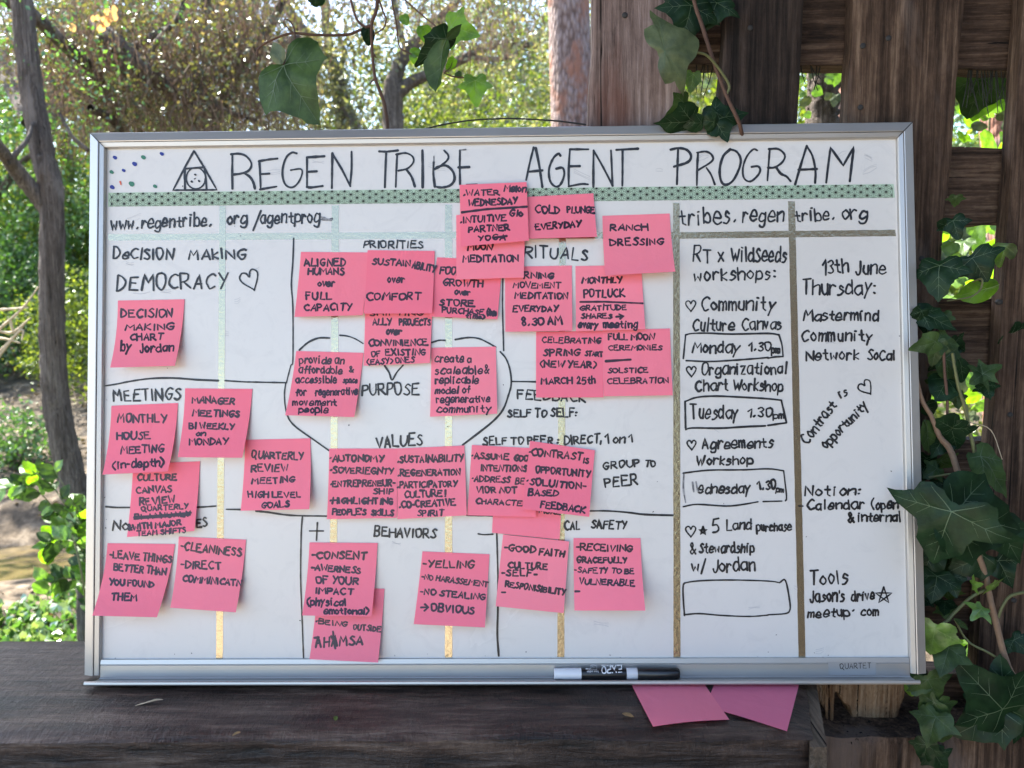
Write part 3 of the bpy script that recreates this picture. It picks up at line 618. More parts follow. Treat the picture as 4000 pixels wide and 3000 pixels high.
NOTES='''decision making chart|460,1174 721,1169 683,1429 430,1436|.0008|.016|.1|E,DECISION,1045,1080,1490,1080,70;E,MAKING,1080,1195,1495,1190,55;E,CHART,1125,1280,1405,1275,55;E,by,1045,1370,1125,1372,80;E,Jordan,1210,1385,1500,1375,75|pink note reading DECISION MAKING CHART, alone under the word DEMOCRACY
house meeting|435,1585 695,1574 656,1841 400,1854|.0008|.016|.0|I,MONTHLY,1015,330,1435,330,70;I,HOUSE,1010,480,1295,475,65;I,MEETING,1045,605,1410,585,65;I,(in-depth),975,735,1415,705,75|pink note reading MONTHLY HOUSE MEETING, under the heading MEETINGS
manager|723,1517 986,1519 946,1788 694,1786|.0008|.015|.0|I,MANAGER,1660,162,2025,175,58;I,MEETINGS,1665,275,2065,285,55;I,BI WEEKLY,1635,385,2020,390,50;I,on,1695,446,1775,446,48;I,MONDAY,1635,525,1965,520,54|pink note reading MANAGER MEETINGS BI WEEKLY, right of the heading MEETINGS
culture|520,1812 781,1802 759,2074 496,2098|.0008|.008|.0|I,CULTURE,1190,832,1525,832,55;I,CANVAS,1180,945,1480,930,55;I,REVIEW,1208,1050,1510,1020,60;I,QUARTERLY,1225,1098,1625,1075,42;I,BI-ANNUALY,1160,1168,1650,1140,42;I,&WITH MAJOR,1110,1265,1565,1218,50;I,TEAM SHIFTS,1185,1312,1605,1285,45|pink note reading CULTURE CANVAS REVIEW with one crossed-out line
quarterly|958,1718 1212,1712 1208,1989 940,1995|.0008|.012|-.2|J,QUARTERLY,-38,635,410,655,60;J,REVIEW,-40,755,275,755,60;J,MEETING,-35,860,330,850,52;J,HIGH LEVEL,-65,980,385,978,50;J,GOALS,50,1075,285,1060,55|pink note reading QUARTERLY REVIEW MEETING HIGH LEVEL GOALS
leave|420,2122 684,2125 613,2411 360,2405|.0008|.020|.1|I,-LEAVE THINGS,945,1500,1480,1545,62;I,BETTER THAN,985,1610,1430,1650,60;M,YOU FOUND,945,75,1325,98,50;M,THEM,965,208,1185,212,62|lowest left pink note, overlapping the left frame rail, reading LEAVE THINGS BETTER
cleaniness|698,2096 961,2108 921,2392 665,2374|.0008|.014|.0|I,-CLEANINESS,1560,1430,2080,1490,68;I,-DIRECT,1565,1590,1905,1600,65;M,COMMINICATN,1580,45,2080,88,55|pink note reading CLEANINESS DIRECT, crossing the leftmost vertical tape low down
aligned|1175,984 1440,986 1417,1231 1150,1238|.0008|.009|.0|F,ALIGNED,420,638,775,640,65;F,HUMANS,450,712,760,715,55;F,over,535,815,680,815,60;F,FULL,435,930,650,922,60;F,CAPACITY,418,1025,825,1022,58|pink note reading ALIGNED HUMANS over FULL CAPACITY
comfort|1436,977 1698,980 1688,1224 1420,1225|.0016|.009|.0|F,SUSTAIN,1005,625,1335,640,50;F,ABILITY,1350,650,1545,695,58;F,over,1140,778,1280,780,58;F,COMFORT,958,932,1420,932,60|pink note reading SUSTAINABILITY over COMFORT, under the word PRIORITIES
growth|1707,1005 1963,1017 1943,1247 1674,1236|.0008|.006|.0|F,FOOD,1590,705,1775,720,65;F,GROWTH,1615,805,1960,822,60;F,over,1720,885,1850,890,55;F,STORE,1585,980,1885,990,55;F,PURCHASE,1610,1040,1965,1060,45;F,(free,1995,1062,2075,1070,55;F,time),1815,1090,1975,1095,38|pink note reading FOOD GROWTH over STORE PURCHASE, half under another note
ally|1427,1165 1690,1160 1679,1418 1420,1429|.0008|.006|.0|F,SHIFTING,985,1068,1440,1062,40;F,ALLY,1010,1150,1170,1145,55;F,PROJECTS,1240,1150,1505,1150,55;F,over,1130,1230,1255,1230,55;F,CONVINIENCE,975,1330,1480,1325,55;F,OF,1000,1425,1075,1422,45;F,EXISTING,1120,1410,1465,1408,55;F,(EASY) ONES,965,1492,1365,1470,45|pink note ending in CONVINIENCE OF EXISTING (EASY) ONES, above the word PURPOSE
provide|1157,1371 1420,1378 1384,1629 1114,1622|.0008|.012|.1|F,provide an,375,1480,760,1482,75;F,affordable,372,1562,740,1570,75;F,&,805,1555,838,1555,60;F,accessible,345,1648,695,1650,72;F,space,755,1645,875,1650,50;J,for,345,105,435,100,75;J,regenerative,515,98,875,92,72;J,movement,318,185,695,182,70;J,people,370,245,620,250,65|pink note in small letters reading provide an affordable accessible space
create|1685,1358 1937,1354 1942,1616 1680,1628|.0008|.009|.0|F,create a,1545,1470,1860,1470,75;F,scaleable&,1550,1572,2010,1570,78;F,replicable,1550,1652,1920,1655,70;J,model of,1550,85,1850,80,70;J,regenerative,1560,160,2020,155,70;J,community,1565,245,2030,245,75|pink note in small letters reading create a scaleable replicable model
moon|1782,840 2052,834 2046,1084 1782,1092|.0024|.007|.0|F,MOON,1830,500,2035,497,50;F,MEDITATION,1790,605,2260,600,55|pink note reading MOON MEDITATION, tucked under the WEDNESDAY note
water|1795,722 2057,711 2066,940 1800,963|.0054|.009|.0|F,.WATER,1795,30,2100,25,48;G,Melon,-70,-8,118,0,58;F,WEDNESDAY,1835,122,2257,100,55;F,.INTUITIVE,1768,268,2160,245,50;G,Glo,-20,210,90,207,55;F,PARTNER,1840,348,2190,330,50;F,YOGA,1925,420,2150,412,45|topmost pink note reading WATER WEDNESDAY and PARTNER YOGA, overlapping the green tape
plunge|2060,769 2318,755 2332,925 2066,932|.0020|.009|.0|G,COLD,205,182,415,182,65;G,PLUNGE,478,178,710,182,55;G,EVERYDAY,205,325,590,300,50|short pink note reading COLD PLUNGE EVERYDAY, on the green tape
ranch|2353,843 2616,834 2638,1061 2364,1076|.0008|.015|.0|G,RANCH,850,332,1170,330,50;G,DRESSING,850,462,1305,454,60|pink note reading RANCH DRESSING
morning|1972,1042 2234,1037 2236,1292 1974,1296|.0008|.008|.1|G,RNING,105,745,355,745,50;G,MOVEMENT,10,828,415,830,48;G,MEDITATION,25,920,480,922,50;G,EVERYDAY,10,1032,395,1030,50;G,8.30 AM,90,1152,430,1142,72|pink note reading MOVEMENT MEDITATION EVERYDAY 8.30 AM
potluck|2248,1039 2505,1035 2521,1286 2250,1294|.0008|.006|.0|G,MONTHLY,605,787,950,785,50;G,POTLUCK,625,910,975,905,65;G,GRATITUDE,590,1025,990,1015,45;G,SHARES,600,1092,860,1090,40;G,every,575,1175,740,1175,62;G,meeting,790,1170,1085,1172,62|pink note reading MONTHLY POTLUCK with a ruled line across it
celebrating|2094,1296 2355,1293 2358,1552 2094,1553|.0008|.006|.0|G,CELEBRATING,262,1302,765,1307,48;G,SPRING,272,1412,580,1415,55;G,START,632,1415,780,1420,42;G,(NEW YEAR),245,1512,725,1518,55;G,MARCH,255,1658,515,1655,50;G,25th,565,1655,720,1655,65|pink note reading CELEBRATING SPRING START (NEW YEAR)
full moon|2354,1290 2617,1283 2628,1544 2359,1548|.0012|.006|.0|G,FULL MOON,835,1275,1222,1275,50;G,CEREMONIES,835,1366,1290,1365,45;G,SOLSTICE,830,1562,1175,1560,45;G,CELEBRATION,825,1656,1350,1650,48|pink note reading FULL MOON CEREMONIES SOLSTICE CELEBRATION
autonomy|1286,1752 1552,1752 1550,2023 1277,2028|.0008|.007|.0|J,·AUTONOMY,642,668,1100,670,55;J,·SOVERIEGNTY,645,768,1190,782,55;J,·ENTREPRENEUR-,645,885,1200,880,50;J,SHIP,1015,947,1185,950,45;J,·HIGHLIGHTING,640,1030,1185,1037,50;J,PEOPLE'S,660,1130,950,1128,50;J,SKILLS,1000,1132,1185,1135,50|pink note under VALUES, left of the joined pair, reading AUTONOMY SOVERIEGNTY
regeneration|1552,1752 1814,1740 1823,2013 1552,2028|.0012|.007|-.1|J,.SUSTAINABILITY,1225,678,1790,668,60;J,.REGENERATION,1228,795,1765,785,52;J,.PARTICIPATORY,1225,897,1735,885,50;J,CULTURE !,1285,982,1635,970,55;J,.CO-CREATIVE,1240,1070,1720,1045,55;J,SPIRIT,1395,1140,1620,1135,48|pink note under VALUES, right of the joined pair, reading REGENERATION PARTICIPATORY CULTURE
hidden|1932,1840 2200,1850 2186,2107 1922,2081|.0008|.003|.0|K,MORE,235,1112,415,1128,30|blank lower half of a pink note showing under ASSUME and CONTRAST notes
assume|1843,1738 2103,1752 2093,2019 1825,2013|.0016|.006|.0|J,·ASSUME,1868,642,2180,655,52;K,GOOD,20,665,180,668,50;J,INTENTIONS,1942,748,2335,757,50;J,·ADDRESS,1868,838,2190,852,48;K,BE,30,862,105,865,48;J,VIOR NOT,1905,940,2250,942,55;J,CHARACTER,1900,1032,2345,1055,45|pink note reading ASSUME INTENTIONS ADDRESS, its right side under the CONTRAST note
contrast|2071,1722 2324,1759 2302,2019 2040,1988|.0034|.012|.0|K,·CONTRAST,145,615,600,655,60;K,IS,612,680,662,685,45;K,OPPORTUNITY,205,762,675,805,55;K,·SOLUITION-,130,865,635,912,58;K,BASED,142,960,395,970,55;K,FEEDBACK,248,1067,625,1112,55|tilted pink note reading CONTRAST IS OPPORTUNITY SOLUITION-BASED FEEDBACK
faith|1965,2088 2223,2115 2202,2395 1936,2368|.0044|.008|.1|K,-GOOD,-65,1440,205,1455,52;K,FAITH,235,1477,450,1492,55;K,CULTURE,-30,1590,305,1600,55;K,-SELF-,-90,1655,210,1662,52;O,RESPONISIBILITY,-57,90,460,165,50;O,-,-90,165,-62,165,50|pink note reading GOOD FAITH CULTURE SELF RESPONISIBILITY
receiving|2240,2102 2502,2102 2521,2385 2244,2385|.0008|.018|-.3|K,-RECEIVING,555,1432,1030,1450,55;K,GRACEFULLY,562,1542,995,1545,50;K,-SAFETY TO BE,540,1627,1055,1640,45;O,VULNERABLE,580,70,1060,85,50;O,-,550,158,580,156,50|pink note reading RECEIVING GRACEFULLY SAFETY TO BE VULNERABLE
outside|1244,2290 1502,2300 1477,2588 1209,2575|.0008|.010|-.1|N,·BEING,518,410,785,437,45;N,OUTSIDE,840,460,1075,482,45;N,AHAMSA,518,618,915,590,85|lowest pink note, reading BEING OUTSIDE, its foot over the bottom rail
consent|1209,2119 1475,2121 1451,2408 1180,2404|.0012|.016|.1|J,-CONSENT,485,1505,955,1512,62;J,-AWERNESS,480,1605,900,1637,52;N,OF YOUR,522,60,880,74,60;N,IMPACT,515,150,835,162,55;N,(physical,440,252,775,255,66;N,emotional),590,328,970,326,54|pink note reading CONSENT AWERNESS OF YOUR IMPACT, above the BEING OUTSIDE note
yelling|1650,2154 1912,2165 1894,2451 1616,2438|.0008|.013|.0|J,-YELLING,1445,1580,1875,1592,62;N,-NO HARASSEMENT,1430,25,2000,95,48;N,-NO STEALING,1420,155,1975,207,50;N,OBVIOUS,1515,300,1880,327,62|pink note reading YELLING NO HARASSEMENT NO STEALING OBVIOUS'''
EX={'water':[('F',[(1780,176),(1900,160),(2000,148),(2340,127)]),('F',[(2050,395),(2165,380)])],'potluck':[('G',[(590,950),(800,948),(1130,962)]),('G',[(900,1078),(960,1073)]),('G',[(925,1055),(965,1073),(935,1095)])],
'full moon':[('G',[(812,1462),(900,1456),(1025,1448)])],'culture':[('I',[(1160,1152),(1400,1135),(1650,1112)]),('I',[(1165,1163),(1640,1128)])],'yelling':[('N',[(1425,272),(1488,270)]),('N',[(1460,245),(1490,270),(1455,300)])],
'outside':[('N',[(665,480),(672,560),(685,625)]),('N',[(650,520),(690,600)]),('N',[(505,535),(540,530)])]}
allnotes=[]
for ln in NOTES.split('\n'):
    key,c,z0,lift,skew,txt,label=ln.split('|')
    n_=Note([[float(a) for a in p.split(',')] for p in c.split()],float(z0),float(lift),2.0 if float(lift)>.01 else 1.7,float(skew)).build(label,'pink'); allnotes.append(n_)
    for tt in txt.split(';'):
        a=tt.split(','); r,tx=a[0],','.join(a[1:-5]); x0,y0,x1,y1,h=[float(z) for z in a[-5:]]
        p=px(r,(x0,y0)); q=px(r,(x1,y1))
        o=write(layout(tx,*p,*q,h*(.84 if key in ('provide','create') else .95)/2.212),(14 if key in ('provide','create') else 16.5 if h>=50 else 14)/2.212,n_.surf,M['inkp'],'handwriting',None,.00012); mkparent(o,n_.o)
    for r,pl in EX.get(key,[]):
        o=write([px(r,pl)],19/2.212,n_.surf,M['inkp'],'drawn_line',None,.00026); mkparent(o,n_.o)
# ------------------------------------------------------------------ dry-erase marker lying in the tray
r0=.0060; yc=-.0022+r0+.0001; hc=.0122
def mx(p): # board x at the marker's axis from a picture column
    return float(brd(p,2614,hc)[0])
mk=thing('dry_erase_marker','white dry-erase marker with black cap lying in the whiteboard tray','marker',b2w((mx(2400),yc-r0,hc)))
def rev(name,pts,mat):
    k=24;a=np.linspace(0,2*np.pi,k,endpoint=False);V=[];n=len(pts)
    for x,r in pts: V+= [(x,yc+r*math.sin(t),hc+r*math.cos(t)) for t in a]
    F_=[(i*k+j,i*k+(j+1)%k,(i+1)*k+(j+1)%k,(i+1)*k+j) for i in range(n-1) for j in range(k)]+[tuple(range(k))[::-1],tuple(range((n-1)*k,n*k))]
    return mesh(name,b2w(np.array(V)),F_,mat,mk)
X=lambda p: mx(p)
rev('barrel',[(X(2164),r0*.86),(X(2165.5),r0*.93),(X(2198),r0*.93),(X(2200),r0*.98),(X(2486),r0*.99),(X(2489),r0*.97)],M['white_pl'])
rev('label_band',[(X(2270),r0*.995),(X(2271),r0*1.004),(X(2444),r0*1.004),(X(2446),r0*.995)],M['black_pl'])
rev('cap',[(X(2488),r0*.9),(X(2490),r0*1.09),(X(2640),r0*1.0),(X(2650),r0*.93),(X(2654),r0*.72),(X(2655),r0*.4)],M['black_pl'])
def cyl(V,H):
    d=rayb(V[:,0],V[:,1]); R_=r0*1.004+.00012+H
    A=d[:,1]**2+d[:,2]**2; o1=CB[1]-yc; o2=CB[2]-hc; B=2*(o1*d[:,1]+o2*d[:,2]); C=o1*o1+o2*o2-R_**2
    t=(-B-np.sqrt(np.maximum(B*B-4*A*C,0)))/(2*A); return CB+d*t[:,None]
def inv(text,x0,y0,x1,y1,h): return layout(text,x0,y0,x1,y1,h,.15)
for tx,q,w in (('EXPO',(2427,2598,2350,2604,27),4.6),('low odor',(2338,2620,2292,2620,7.5),1.3),('dry erase',(2396,2598,2350,2597,6),1.2),('fine',(2306,2609,2288,2610,7),1.2)):
    # upside down: the baseline runs right to left
    mkparent_=write(inv(tx,*q),w,cyl,M['white_print'],'printed_text',mk,0.0)
write([np.array([(2308,2598),(2331,2598),(2331,2616),(2308,2616),(2308,2598)]),np.array([(2312,2600),(2320,2610),(2326,2600)])],1.2,cyl,M['white_print'],'printed_text',mk,0.0)
# ------------------------------------------------------------------ hanging cord of the board
P=[aty(p[0],p[1],.105) for p in ((1676,500),(1740,485),(1850,469),(1990,463),(2090,467),(2180,473),(2290,487))]; P=[P[0]+(P[0]-P[1])*.3]+P
v,f=tube(P,[.0009,.0009],6); tag(mesh('hanging_cord',v,f,M['cord']),'thin black cord arching above the top frame of the whiteboard','cord')
# ------------------------------------------------------------------ bench
zt=float(b2w((0,-.0043,0))[2])-.001                          # the bench top: the board's foot rests on it
def slab(name,quad,thick,mat,parent,n=60,m_=24,amp=.0015,up=True):
    """a plank with worn edges: quad = far-left, far-right, near-right, near-left (world)"""
    q=np.asarray(quad,float); u,v=np.meshgrid(np.linspace(0,1,n),np.linspace(0,1,m_),indexing='ij')
    P=((q[0]*(1-u[...,None])+q[1]*u[...,None])*(1-v[...,None])+(q[3]*(1-u[...,None])+q[2]*u[...,None])*v[...,None])
    w=lambda k: np.convolve(nrs.normal(0,1,k+8),np.ones(9)/9,'valid')
    P[:,0,1]+=amp*3*w(n); P[:,-1,1]+=amp*3*w(n); P[-1,:,0]+=amp*3*w(m_)
    e=np.minimum(np.minimum(v,1-v)*m_,(np.minimum(u,1-u)*n)); P[...,2]-=.006*np.clip(1-e/1.6,0,1)**2
    P[...,2]+=amp*.5*nrs.normal(0,1,(n,1))*0.4
    top=P.reshape(-1,3); bot=top.copy(); bot[:,2]=q[0,2]-thick
    rim=[i*m_ for i in range(n)]+[(n-1)*m_+j for j in range(1,m_)]+[i*m_+m_-1 for i in range(n-2,-1,-1)]+[j for j in range(m_-2,0,-1)]
    k=n*m_; q_=len(rim); F_=[tuple(x) for x in grid(n,m_)]+[(2*k+i,2*k+(i+1)%q_,2*k+q_+(i+1)%q_,2*k+q_+i) for i in range(q_)]+[tuple(y+k for y in x[::-1]) for x in grid(n,m_)]
    return mesh(name,np.vstack([top,bot,top[rim],bot[rim]]),F_,mat,parent)
bn=thing('bench','dark weathered wooden bench whose top carries the whiteboard and two loose notes','bench',(0,-.05,hgt(0,0)))
fl=atz(-500,2492,zt); fr=atz(3120,2478,zt); nr=atz(3172,2868,zt); nl=atz(-700,2880,zt)
slab('top_plank',[fl,fr,nr,nl],.052,M['bench'],bn)
# the cut end of the plank and the lower front board
ex=nr[0]; v,f=box((fr[0]-.002,fl[1]+.004,zt-.05),(fr[0]+.014,nl[1]-.006,zt-.007)); v=np.array(v); 
v[:,0]+= (v[:,1]-fr[1])/(nr[1]-fr[1])*(nr[0]-fr[0]); v[[1,2,5,6],0]+=nrs.normal(0,.001,4)
mesh('end_grain',v,f,M['endgrain'],bn,smooth=False)
slab('front_board',[(nl[0],nl[1]-.004,zt-.034),(nr[0]-.004,nr[1]-.004,zt-.034),(nr[0]-.004,nr[1]-.10,zt-.036),(nl[0],nl[1]-.10,zt-.036)],.04,M['bench'],bn)
for x in (-1.0,ex-.10):
    v,f=box((x,nl[1]+.03,float(hgt(x,0))-.05),(x+.08,fl[1]-.02,zt-.055)); mesh('leg',v,f,M['rail'],bn,smooth=False)
# the two loose notes on the bench
def loose(c,mat,label,dz,cur):
    n=9; u,v=np.meshgrid(np.linspace(0,1,n),np.linspace(0,1,n),indexing='ij'); q=np.asarray([atz(a,b,zt+dz) for a,b in c])
    P=((q[0]*(1-u[...,None])+q[1]*u[...,None])*(1-v[...,None])+(q[3]*(1-u[...,None])+q[2]*u[...,None])*v[...,None])
    P[...,2]+=cur*(.004*np.sin(u*np.pi*.9+.4)*v+.004*v**2); P=P.reshape(-1,3); k=n*n
    rim=[i*n for i in range(n)]+[(n-1)*n+j for j in range(1,n)]+[i*n+n-1 for i in range(n-2,-1,-1)]+[j for j in range(n-2,0,-1)]
    F_=[tuple(x) for x in grid(n,n)]+[tuple(y+k for y in x[::-1]) for x in grid(n,n)]
    tag(mesh('sticky_note',np.vstack([P,P-[0,0,.0001]]),F_,M[mat]),label,'sticky note','blank sticky notes on the bench')
loose([(2700,2640),(3080,2640),(3074,2860),(2839,2796)][:0] or [(2810,2620),(3140,2600),(3074,2860),(2755,2765)],'pink2','paler blank pink note hanging over the right end of the bench, below the tray',.0004,.25)
loose([(2450,2640),(2730,2640),(2849,2817),(2551,2848)],'pink','blank deep pink note flat on the bench, left of the paler one',.0012,.45)
# ------------------------------------------------------------------ slatted fence
FY=float(b2w((0,Hh,-.01))[1])+.012                            # front faces of the posts
fe=thing('fence','dark weathered timber fence of horizontal boards behind leaning uprights','fence',(.9,FY+.02,hgt(.9,.2)))
def plank(name,quad,y,thick,mat,n=10,m_=50,amp=.0016,jag=None,parent=None,edge=.0025):
    """picture corners TL TR BR BL placed at depth y, given thickness and worn edges"""
    q=np.asarray(quad,float); u,v=np.meshgrid(np.linspace(0,1,n),np.linspace(0,1,m_),indexing='ij')
    Q=((q[0]*(1-u[...,None])+q[1]*u[...,None])*(1-v[...,None])+(q[3]*(1-u[...,None])+q[2]*u[...,None])*v[...,None])
    P=aty(Q[...,0],Q[...,1],y)
    if jag is not None:
        b=P[:,:1,2]; L=P[:,:1,2]-P[:,-1:,2]; P[...,2]=b-(b-P[...,2])*(1-np.asarray(jag)[:,None]/L*1.0)
    w=lambda k: np.convolve(nrs.normal(0,1,k+6),np.ones(7)/7,'valid')
    P[0,:,0]+=amp*2*w(m_); P[-1,:,0]+=amp*2*w(m_); P[:,0,2]+=amp*2*w(n); P[:,-1,2]+=amp*2*w(n)
    e=np.zeros_like(u); e[0]=e[-1]=1; e[:,0]=e[:,-1]=1; P[...,1]+=edge*e+nrs.normal(0,.0003,u.shape)
    fr_=P.reshape(-1,3); bk=fr_.copy(); bk[:,1]=y+thick
    rim=[i*m_ for i in range(n)]+[(n-1)*m_+j for j in range(1,m_)]+[i*m_+m_-1 for i in range(n-2,-1,-1)]+[j for j in range(m_-2,0,-1)]
    k=n*m_; q_=len(rim); F_=[tuple(x)[::-1] for x in grid(n,m_)]+[(2*k+i,2*k+q_+i,2*k+q_+(i+1)%q_,2*k+(i+1)%q_) for i in range(q_)]+[tuple(y+k for y in x) for x in grid(n,m_)]
    return mesh(name,np.vstack([fr_,bk,fr_[rim],bk[rim]]),F_,mat,parent or fe)
plank('post',[(2330,-420),(2425,-420),(2330,2600),(2226,2600)],FY+.006,.022,M['post_g'])
plank('post',[(2398,-420),(2697,-420),(2590,2600),(2303,2600)],FY,.024,M['post_g'])
plank('post',[(2868,-420),(3165,-420),(2990,2600),(2700,2600)],FY,.022,M['post_d'])
n=26; jag=np.array([.040,.060,.062,.050,.040,.012,.004,.006,.003,.005,.004,.006]); jag=np.interp(np.linspace(0,11,n),np.arange(12),jag)+nrs.rand(n)*.006
plank('post',[(3350,-420),(3800,-420),(3560,2600),(3212,2600)],FY,.024,M['post'],n=14)
plank('post',[(4030,-420),(4430,-420),(4150,3060),(3790,3060)],FY,.024,M['post'])
st=thing('broken_stump','pale splintered foot of a rotten upright showing below the tray','post',(aty(3360,2885,FY)),None)
plank('splintered_wood',[(3212,2603),(3558,2603),(3500,2885),(3214,2905)],FY-.004,.03,M['rot'],n=n,m_=30,jag=jag,parent=st,amp=.001)
plank('splinter',[(3222,2640),(3238,2640),(3240,2822),(3230,2810)],FY-.009,.004,M['rot'],n=3,m_=12,parent=st,amp=.0005)
plank('splinter',[(3246,2640),(3262,2640),(3258,2828),(3246,2822)],FY-.011,.004,M['rot'],n=3,m_=12,parent=st,amp=.0005)
RY=FY+.030
for a,b_ in ((-330,253),(575,862),(1166,1442),(1716,2146),(2262,2492)):
    plank('fence_board',[(2500,a-8 if a>0 else a),(4300,a+4),(4300,b_+16),(2500,b_-10)],RY,.035,M['rail'],n=60,m_=12)
plank('fence_board',[(2400,2890),(4300,2868),(4300,3240),(2400,3240)],FY-.05,.09,M['post'],n=60,m_=12,amp=.002)
plank('fence_board',[(2500,2618),(4300,2640),(4300,2860),(2500,2860)],RY,.035,M['rail'],n=60,m_=10)

for p,q,yy in ((2440,60,FY),(2590,120,FY),(2930,110,FY),(3370,180,FY),(3360,420,FY),(3470,150,FY),(3905,1180,FY),(3960,2345,FY),(3945,1620,FY),(3560,880,FY),(3600,1010,FY)):
    P=aty(p,q,yy); v,f=tube([P+[0,.004,0],P+[0,-.0012,0],P+[0,-.0016,0]],[.0032,.0032,.0012],8,2); mesh('nail',v,f,M['seam'],fe)
kn=[]
for (x0,y0),(x1,y1),w in (((455,2962),(530,2950),3),((530,2950),(575,2915),4),((575,2915),(596,2896),2)):
    pass
P=[atz(x,y,zt+.0006) for x,y in ((452,2966),(480,2968),(515,2958),(548,2938),(576,2914),(597,2892))]
# ------------------------------------------------------------------ vegetation
def cloud(name,C,size,mat,parent=None,asp=.55,flat_=None,seed=1,jit=.45):
    """many small leaf-sized faces round the points C"""
    rs=np.random.RandomState(seed); n=len(C); a=rs.normal(0,1,(n,3)); a/=np.linalg.norm(a,axis=1)[:,None]
    if flat_ is not None: a=a*np.array([1,1,flat_]); a/=np.linalg.norm(a,axis=1)[:,None]
    b=np.cross(a,rs.normal(0,1,(n,3))); b/=np.linalg.norm(b,axis=1)[:,None]; nn=np.cross(a,b)
    s=size*(1+jit*(rs.rand(n,1)*2-1)); 
    V=np.stack([C-a*s*.5,C+b*s*asp*.5+nn*s*.08-a*s*.05,C+a*s*.5,C-b*s*asp*.5+nn*s*.08-a*s*.05],1).reshape(-1,3)
    F_=np.arange(4*n).reshape(n,4); o=mesh(name,V,F_,mat,parent,smooth=False); o['kind']='stuff'; return o
def clumps(rs,cen,rad,nc,per,sp,hollow=.3):
    d=rs.normal(0,1,(nc,3)); d/=np.linalg.norm(d,axis=1)[:,None]; r=(hollow+(1-hollow)*rs.rand(nc,1)**.5)
    c=np.asarray(cen)+d*r*np.asarray(rad); P=np.repeat(c,per,axis=0)+rs.normal(0,1,(nc*per,3))*sp*np.array([1,1,.75]); return P
def strands(name,C,L,w,mat,parent,seed=2):
    """thin hanging dry twigs: tapered, slightly crooked ribbons"""
    rs=np.random.RandomState(seed); n=len(C); L=L*(.4+1.0*rs.rand(n,1)); ang=rs.rand(n)*np.pi
    side=np.stack([np.cos(ang),np.sin(ang),np.zeros(n)],1)*w*.5; k=4; pts=[]; dx=rs.normal(0,.34,(n,3))*L; dx[:,2]=0
    for i in range(k):
        t=i/(k-1); p=C+np.array([0,0,-1])*L*t+dx*t*t+rs.normal(0,.07,(n,3))*L*(t>0); wd=side*(1-.7*t)
        pts+=[p-wd,p+wd]
    V=np.stack(pts,1).reshape(-1,3); b=np.arange(n)[:,None,None]*2*k; q=np.array([[2*i,2*i+1,2*i+3,2*i+2] for i in range(k-1)])[None]
    o=mesh(name,V,(b+q).reshape(-1,4),mat,parent,smooth=False); o['kind']='stuff'; return o
def pxp(P,y): return np.array([aty(a,b,y if len(q)==0 else q[0]) for a,b,*q in P])
def trunk(name,P,y,wpx,mat,parent,k=14,b_=.16,seg=8):
    Q=pxp(P,y); dist=Q[:,1]-CW[1]; R=np.asarray(wpx,float); R=np.interp(np.linspace(0,1,len(Q)),np.linspace(0,1,len(R)),R)*dist/F/2
    v,f=tube(Q,R,k,seg,b_); return mesh(name,v,f,mat,parent)
def gz(x,y): return float(hgt(x,y))
# --- near left tree: leaning grey trunk with a fork
a=aty(203,1000,2.6); T=thing('leaning_tree','grey leaning tree with a forked trunk left of the whiteboard','tree',(a[0]+.3,2.6,gz(a[0],2.6)))
trunk('trunk',[(70,-500),(80,-100),(95,100),(118,300),(140,450),(168,600),(202,760),(205,1000),(204,1250),(213,1500),(232,1640),(272,1830),(335,2060),(360,2300),(372,2600)],2.6,[70,74,78,80,82,82,84,88,92,94,98,102,110,125],M['bark'],T,18,.14)
trunk('limb',[(205,840,2.6),(150,770,2.58),(60,660,2.5),(12,600,2.4),(-60,520,2.3),(-260,420,2.1)],2.6,[66,60,52,44,38],M['bark'],T)
trunk('limb',[(25,640,2.42),(70,590,2.45),(110,540,2.5),(128,480,2.55)],2.5,[22,20,16,12],M['bark'],T)
rs=np.random.RandomState(5)
C=np.vstack([clumps(rs,aty(20,330,2.9),(.55,.5,.55),34,26,.08),clumps(rs,aty(60,-150,2.8),(.9,.6,.5),40,26,.08)])
cloud('foliage',C,.022,M['fol_g'],T,.6,seed=6)
for k in range(26):                                           # dark flakes of loose bark and twigs down the trunk
    pass
# --- oak with hanging dry twigs
a=aty(900,1200,5.2); T=thing('oak_tree','big oak whose limbs hang with brown dry twigs over the top left','tree',(a[0],5.2,gz(a[0],5.2)))
trunk('trunk',[(760,2100),(800,1500),(830,900),(800,500),(700,250),(560,60),(420,-200)],5.2,[260,220,200,120,90,80,70],M['bark'],T)
for P,w in (([(-80,-60,2.85),(60,15,2.95),(150,78,3.05),(271,195,3.25),(345,255,3.45),(480,420,3.85)],[60,56,46,36]),([(380,100,3.45),(460,170,3.35),(560,260,3.35),(640,330,3.45),(760,420,3.65)],[70,64,50,40]),
 ([(1010,210,3.85),(900,250,3.85),(770,320,3.75),(640,330,3.65),(470,260,3.55)],[48,60,60,50]),([(380,110,3.55),(430,140,3.45),(520,185,3.45),(640,110,3.65),(760,60,3.85)],[44,36,30,24]),
 ([(1180,140,4.15),(1000,200,4.05),(880,120,3.85),(760,-60,3.65)],[30,40,44,50]),([(350,420,3.25),(450,480,3.55),(500,600,3.75)],[30,34,36]),([(1130,-60,3.7),(1060,90,3.7),(980,190,3.7),(900,330,3.75),(840,460,3.8)],[30,34,40,44,50]),([(760,330,3.6),(820,400,3.6),(900,440,3.6),(1000,470,3.6)],[26,22,18,12]),([(560,300,3.4),(600,180,3.4),(700,60,3.4),(720,-60,3.4)],[22,20,18,16]),([(230,440,2.55),(280,530,2.55),(345,590,2.60)],[12,16,20])): trunk('limb',P,4.5,w,M['bark'],T,10)
rs=np.random.RandomState(8)
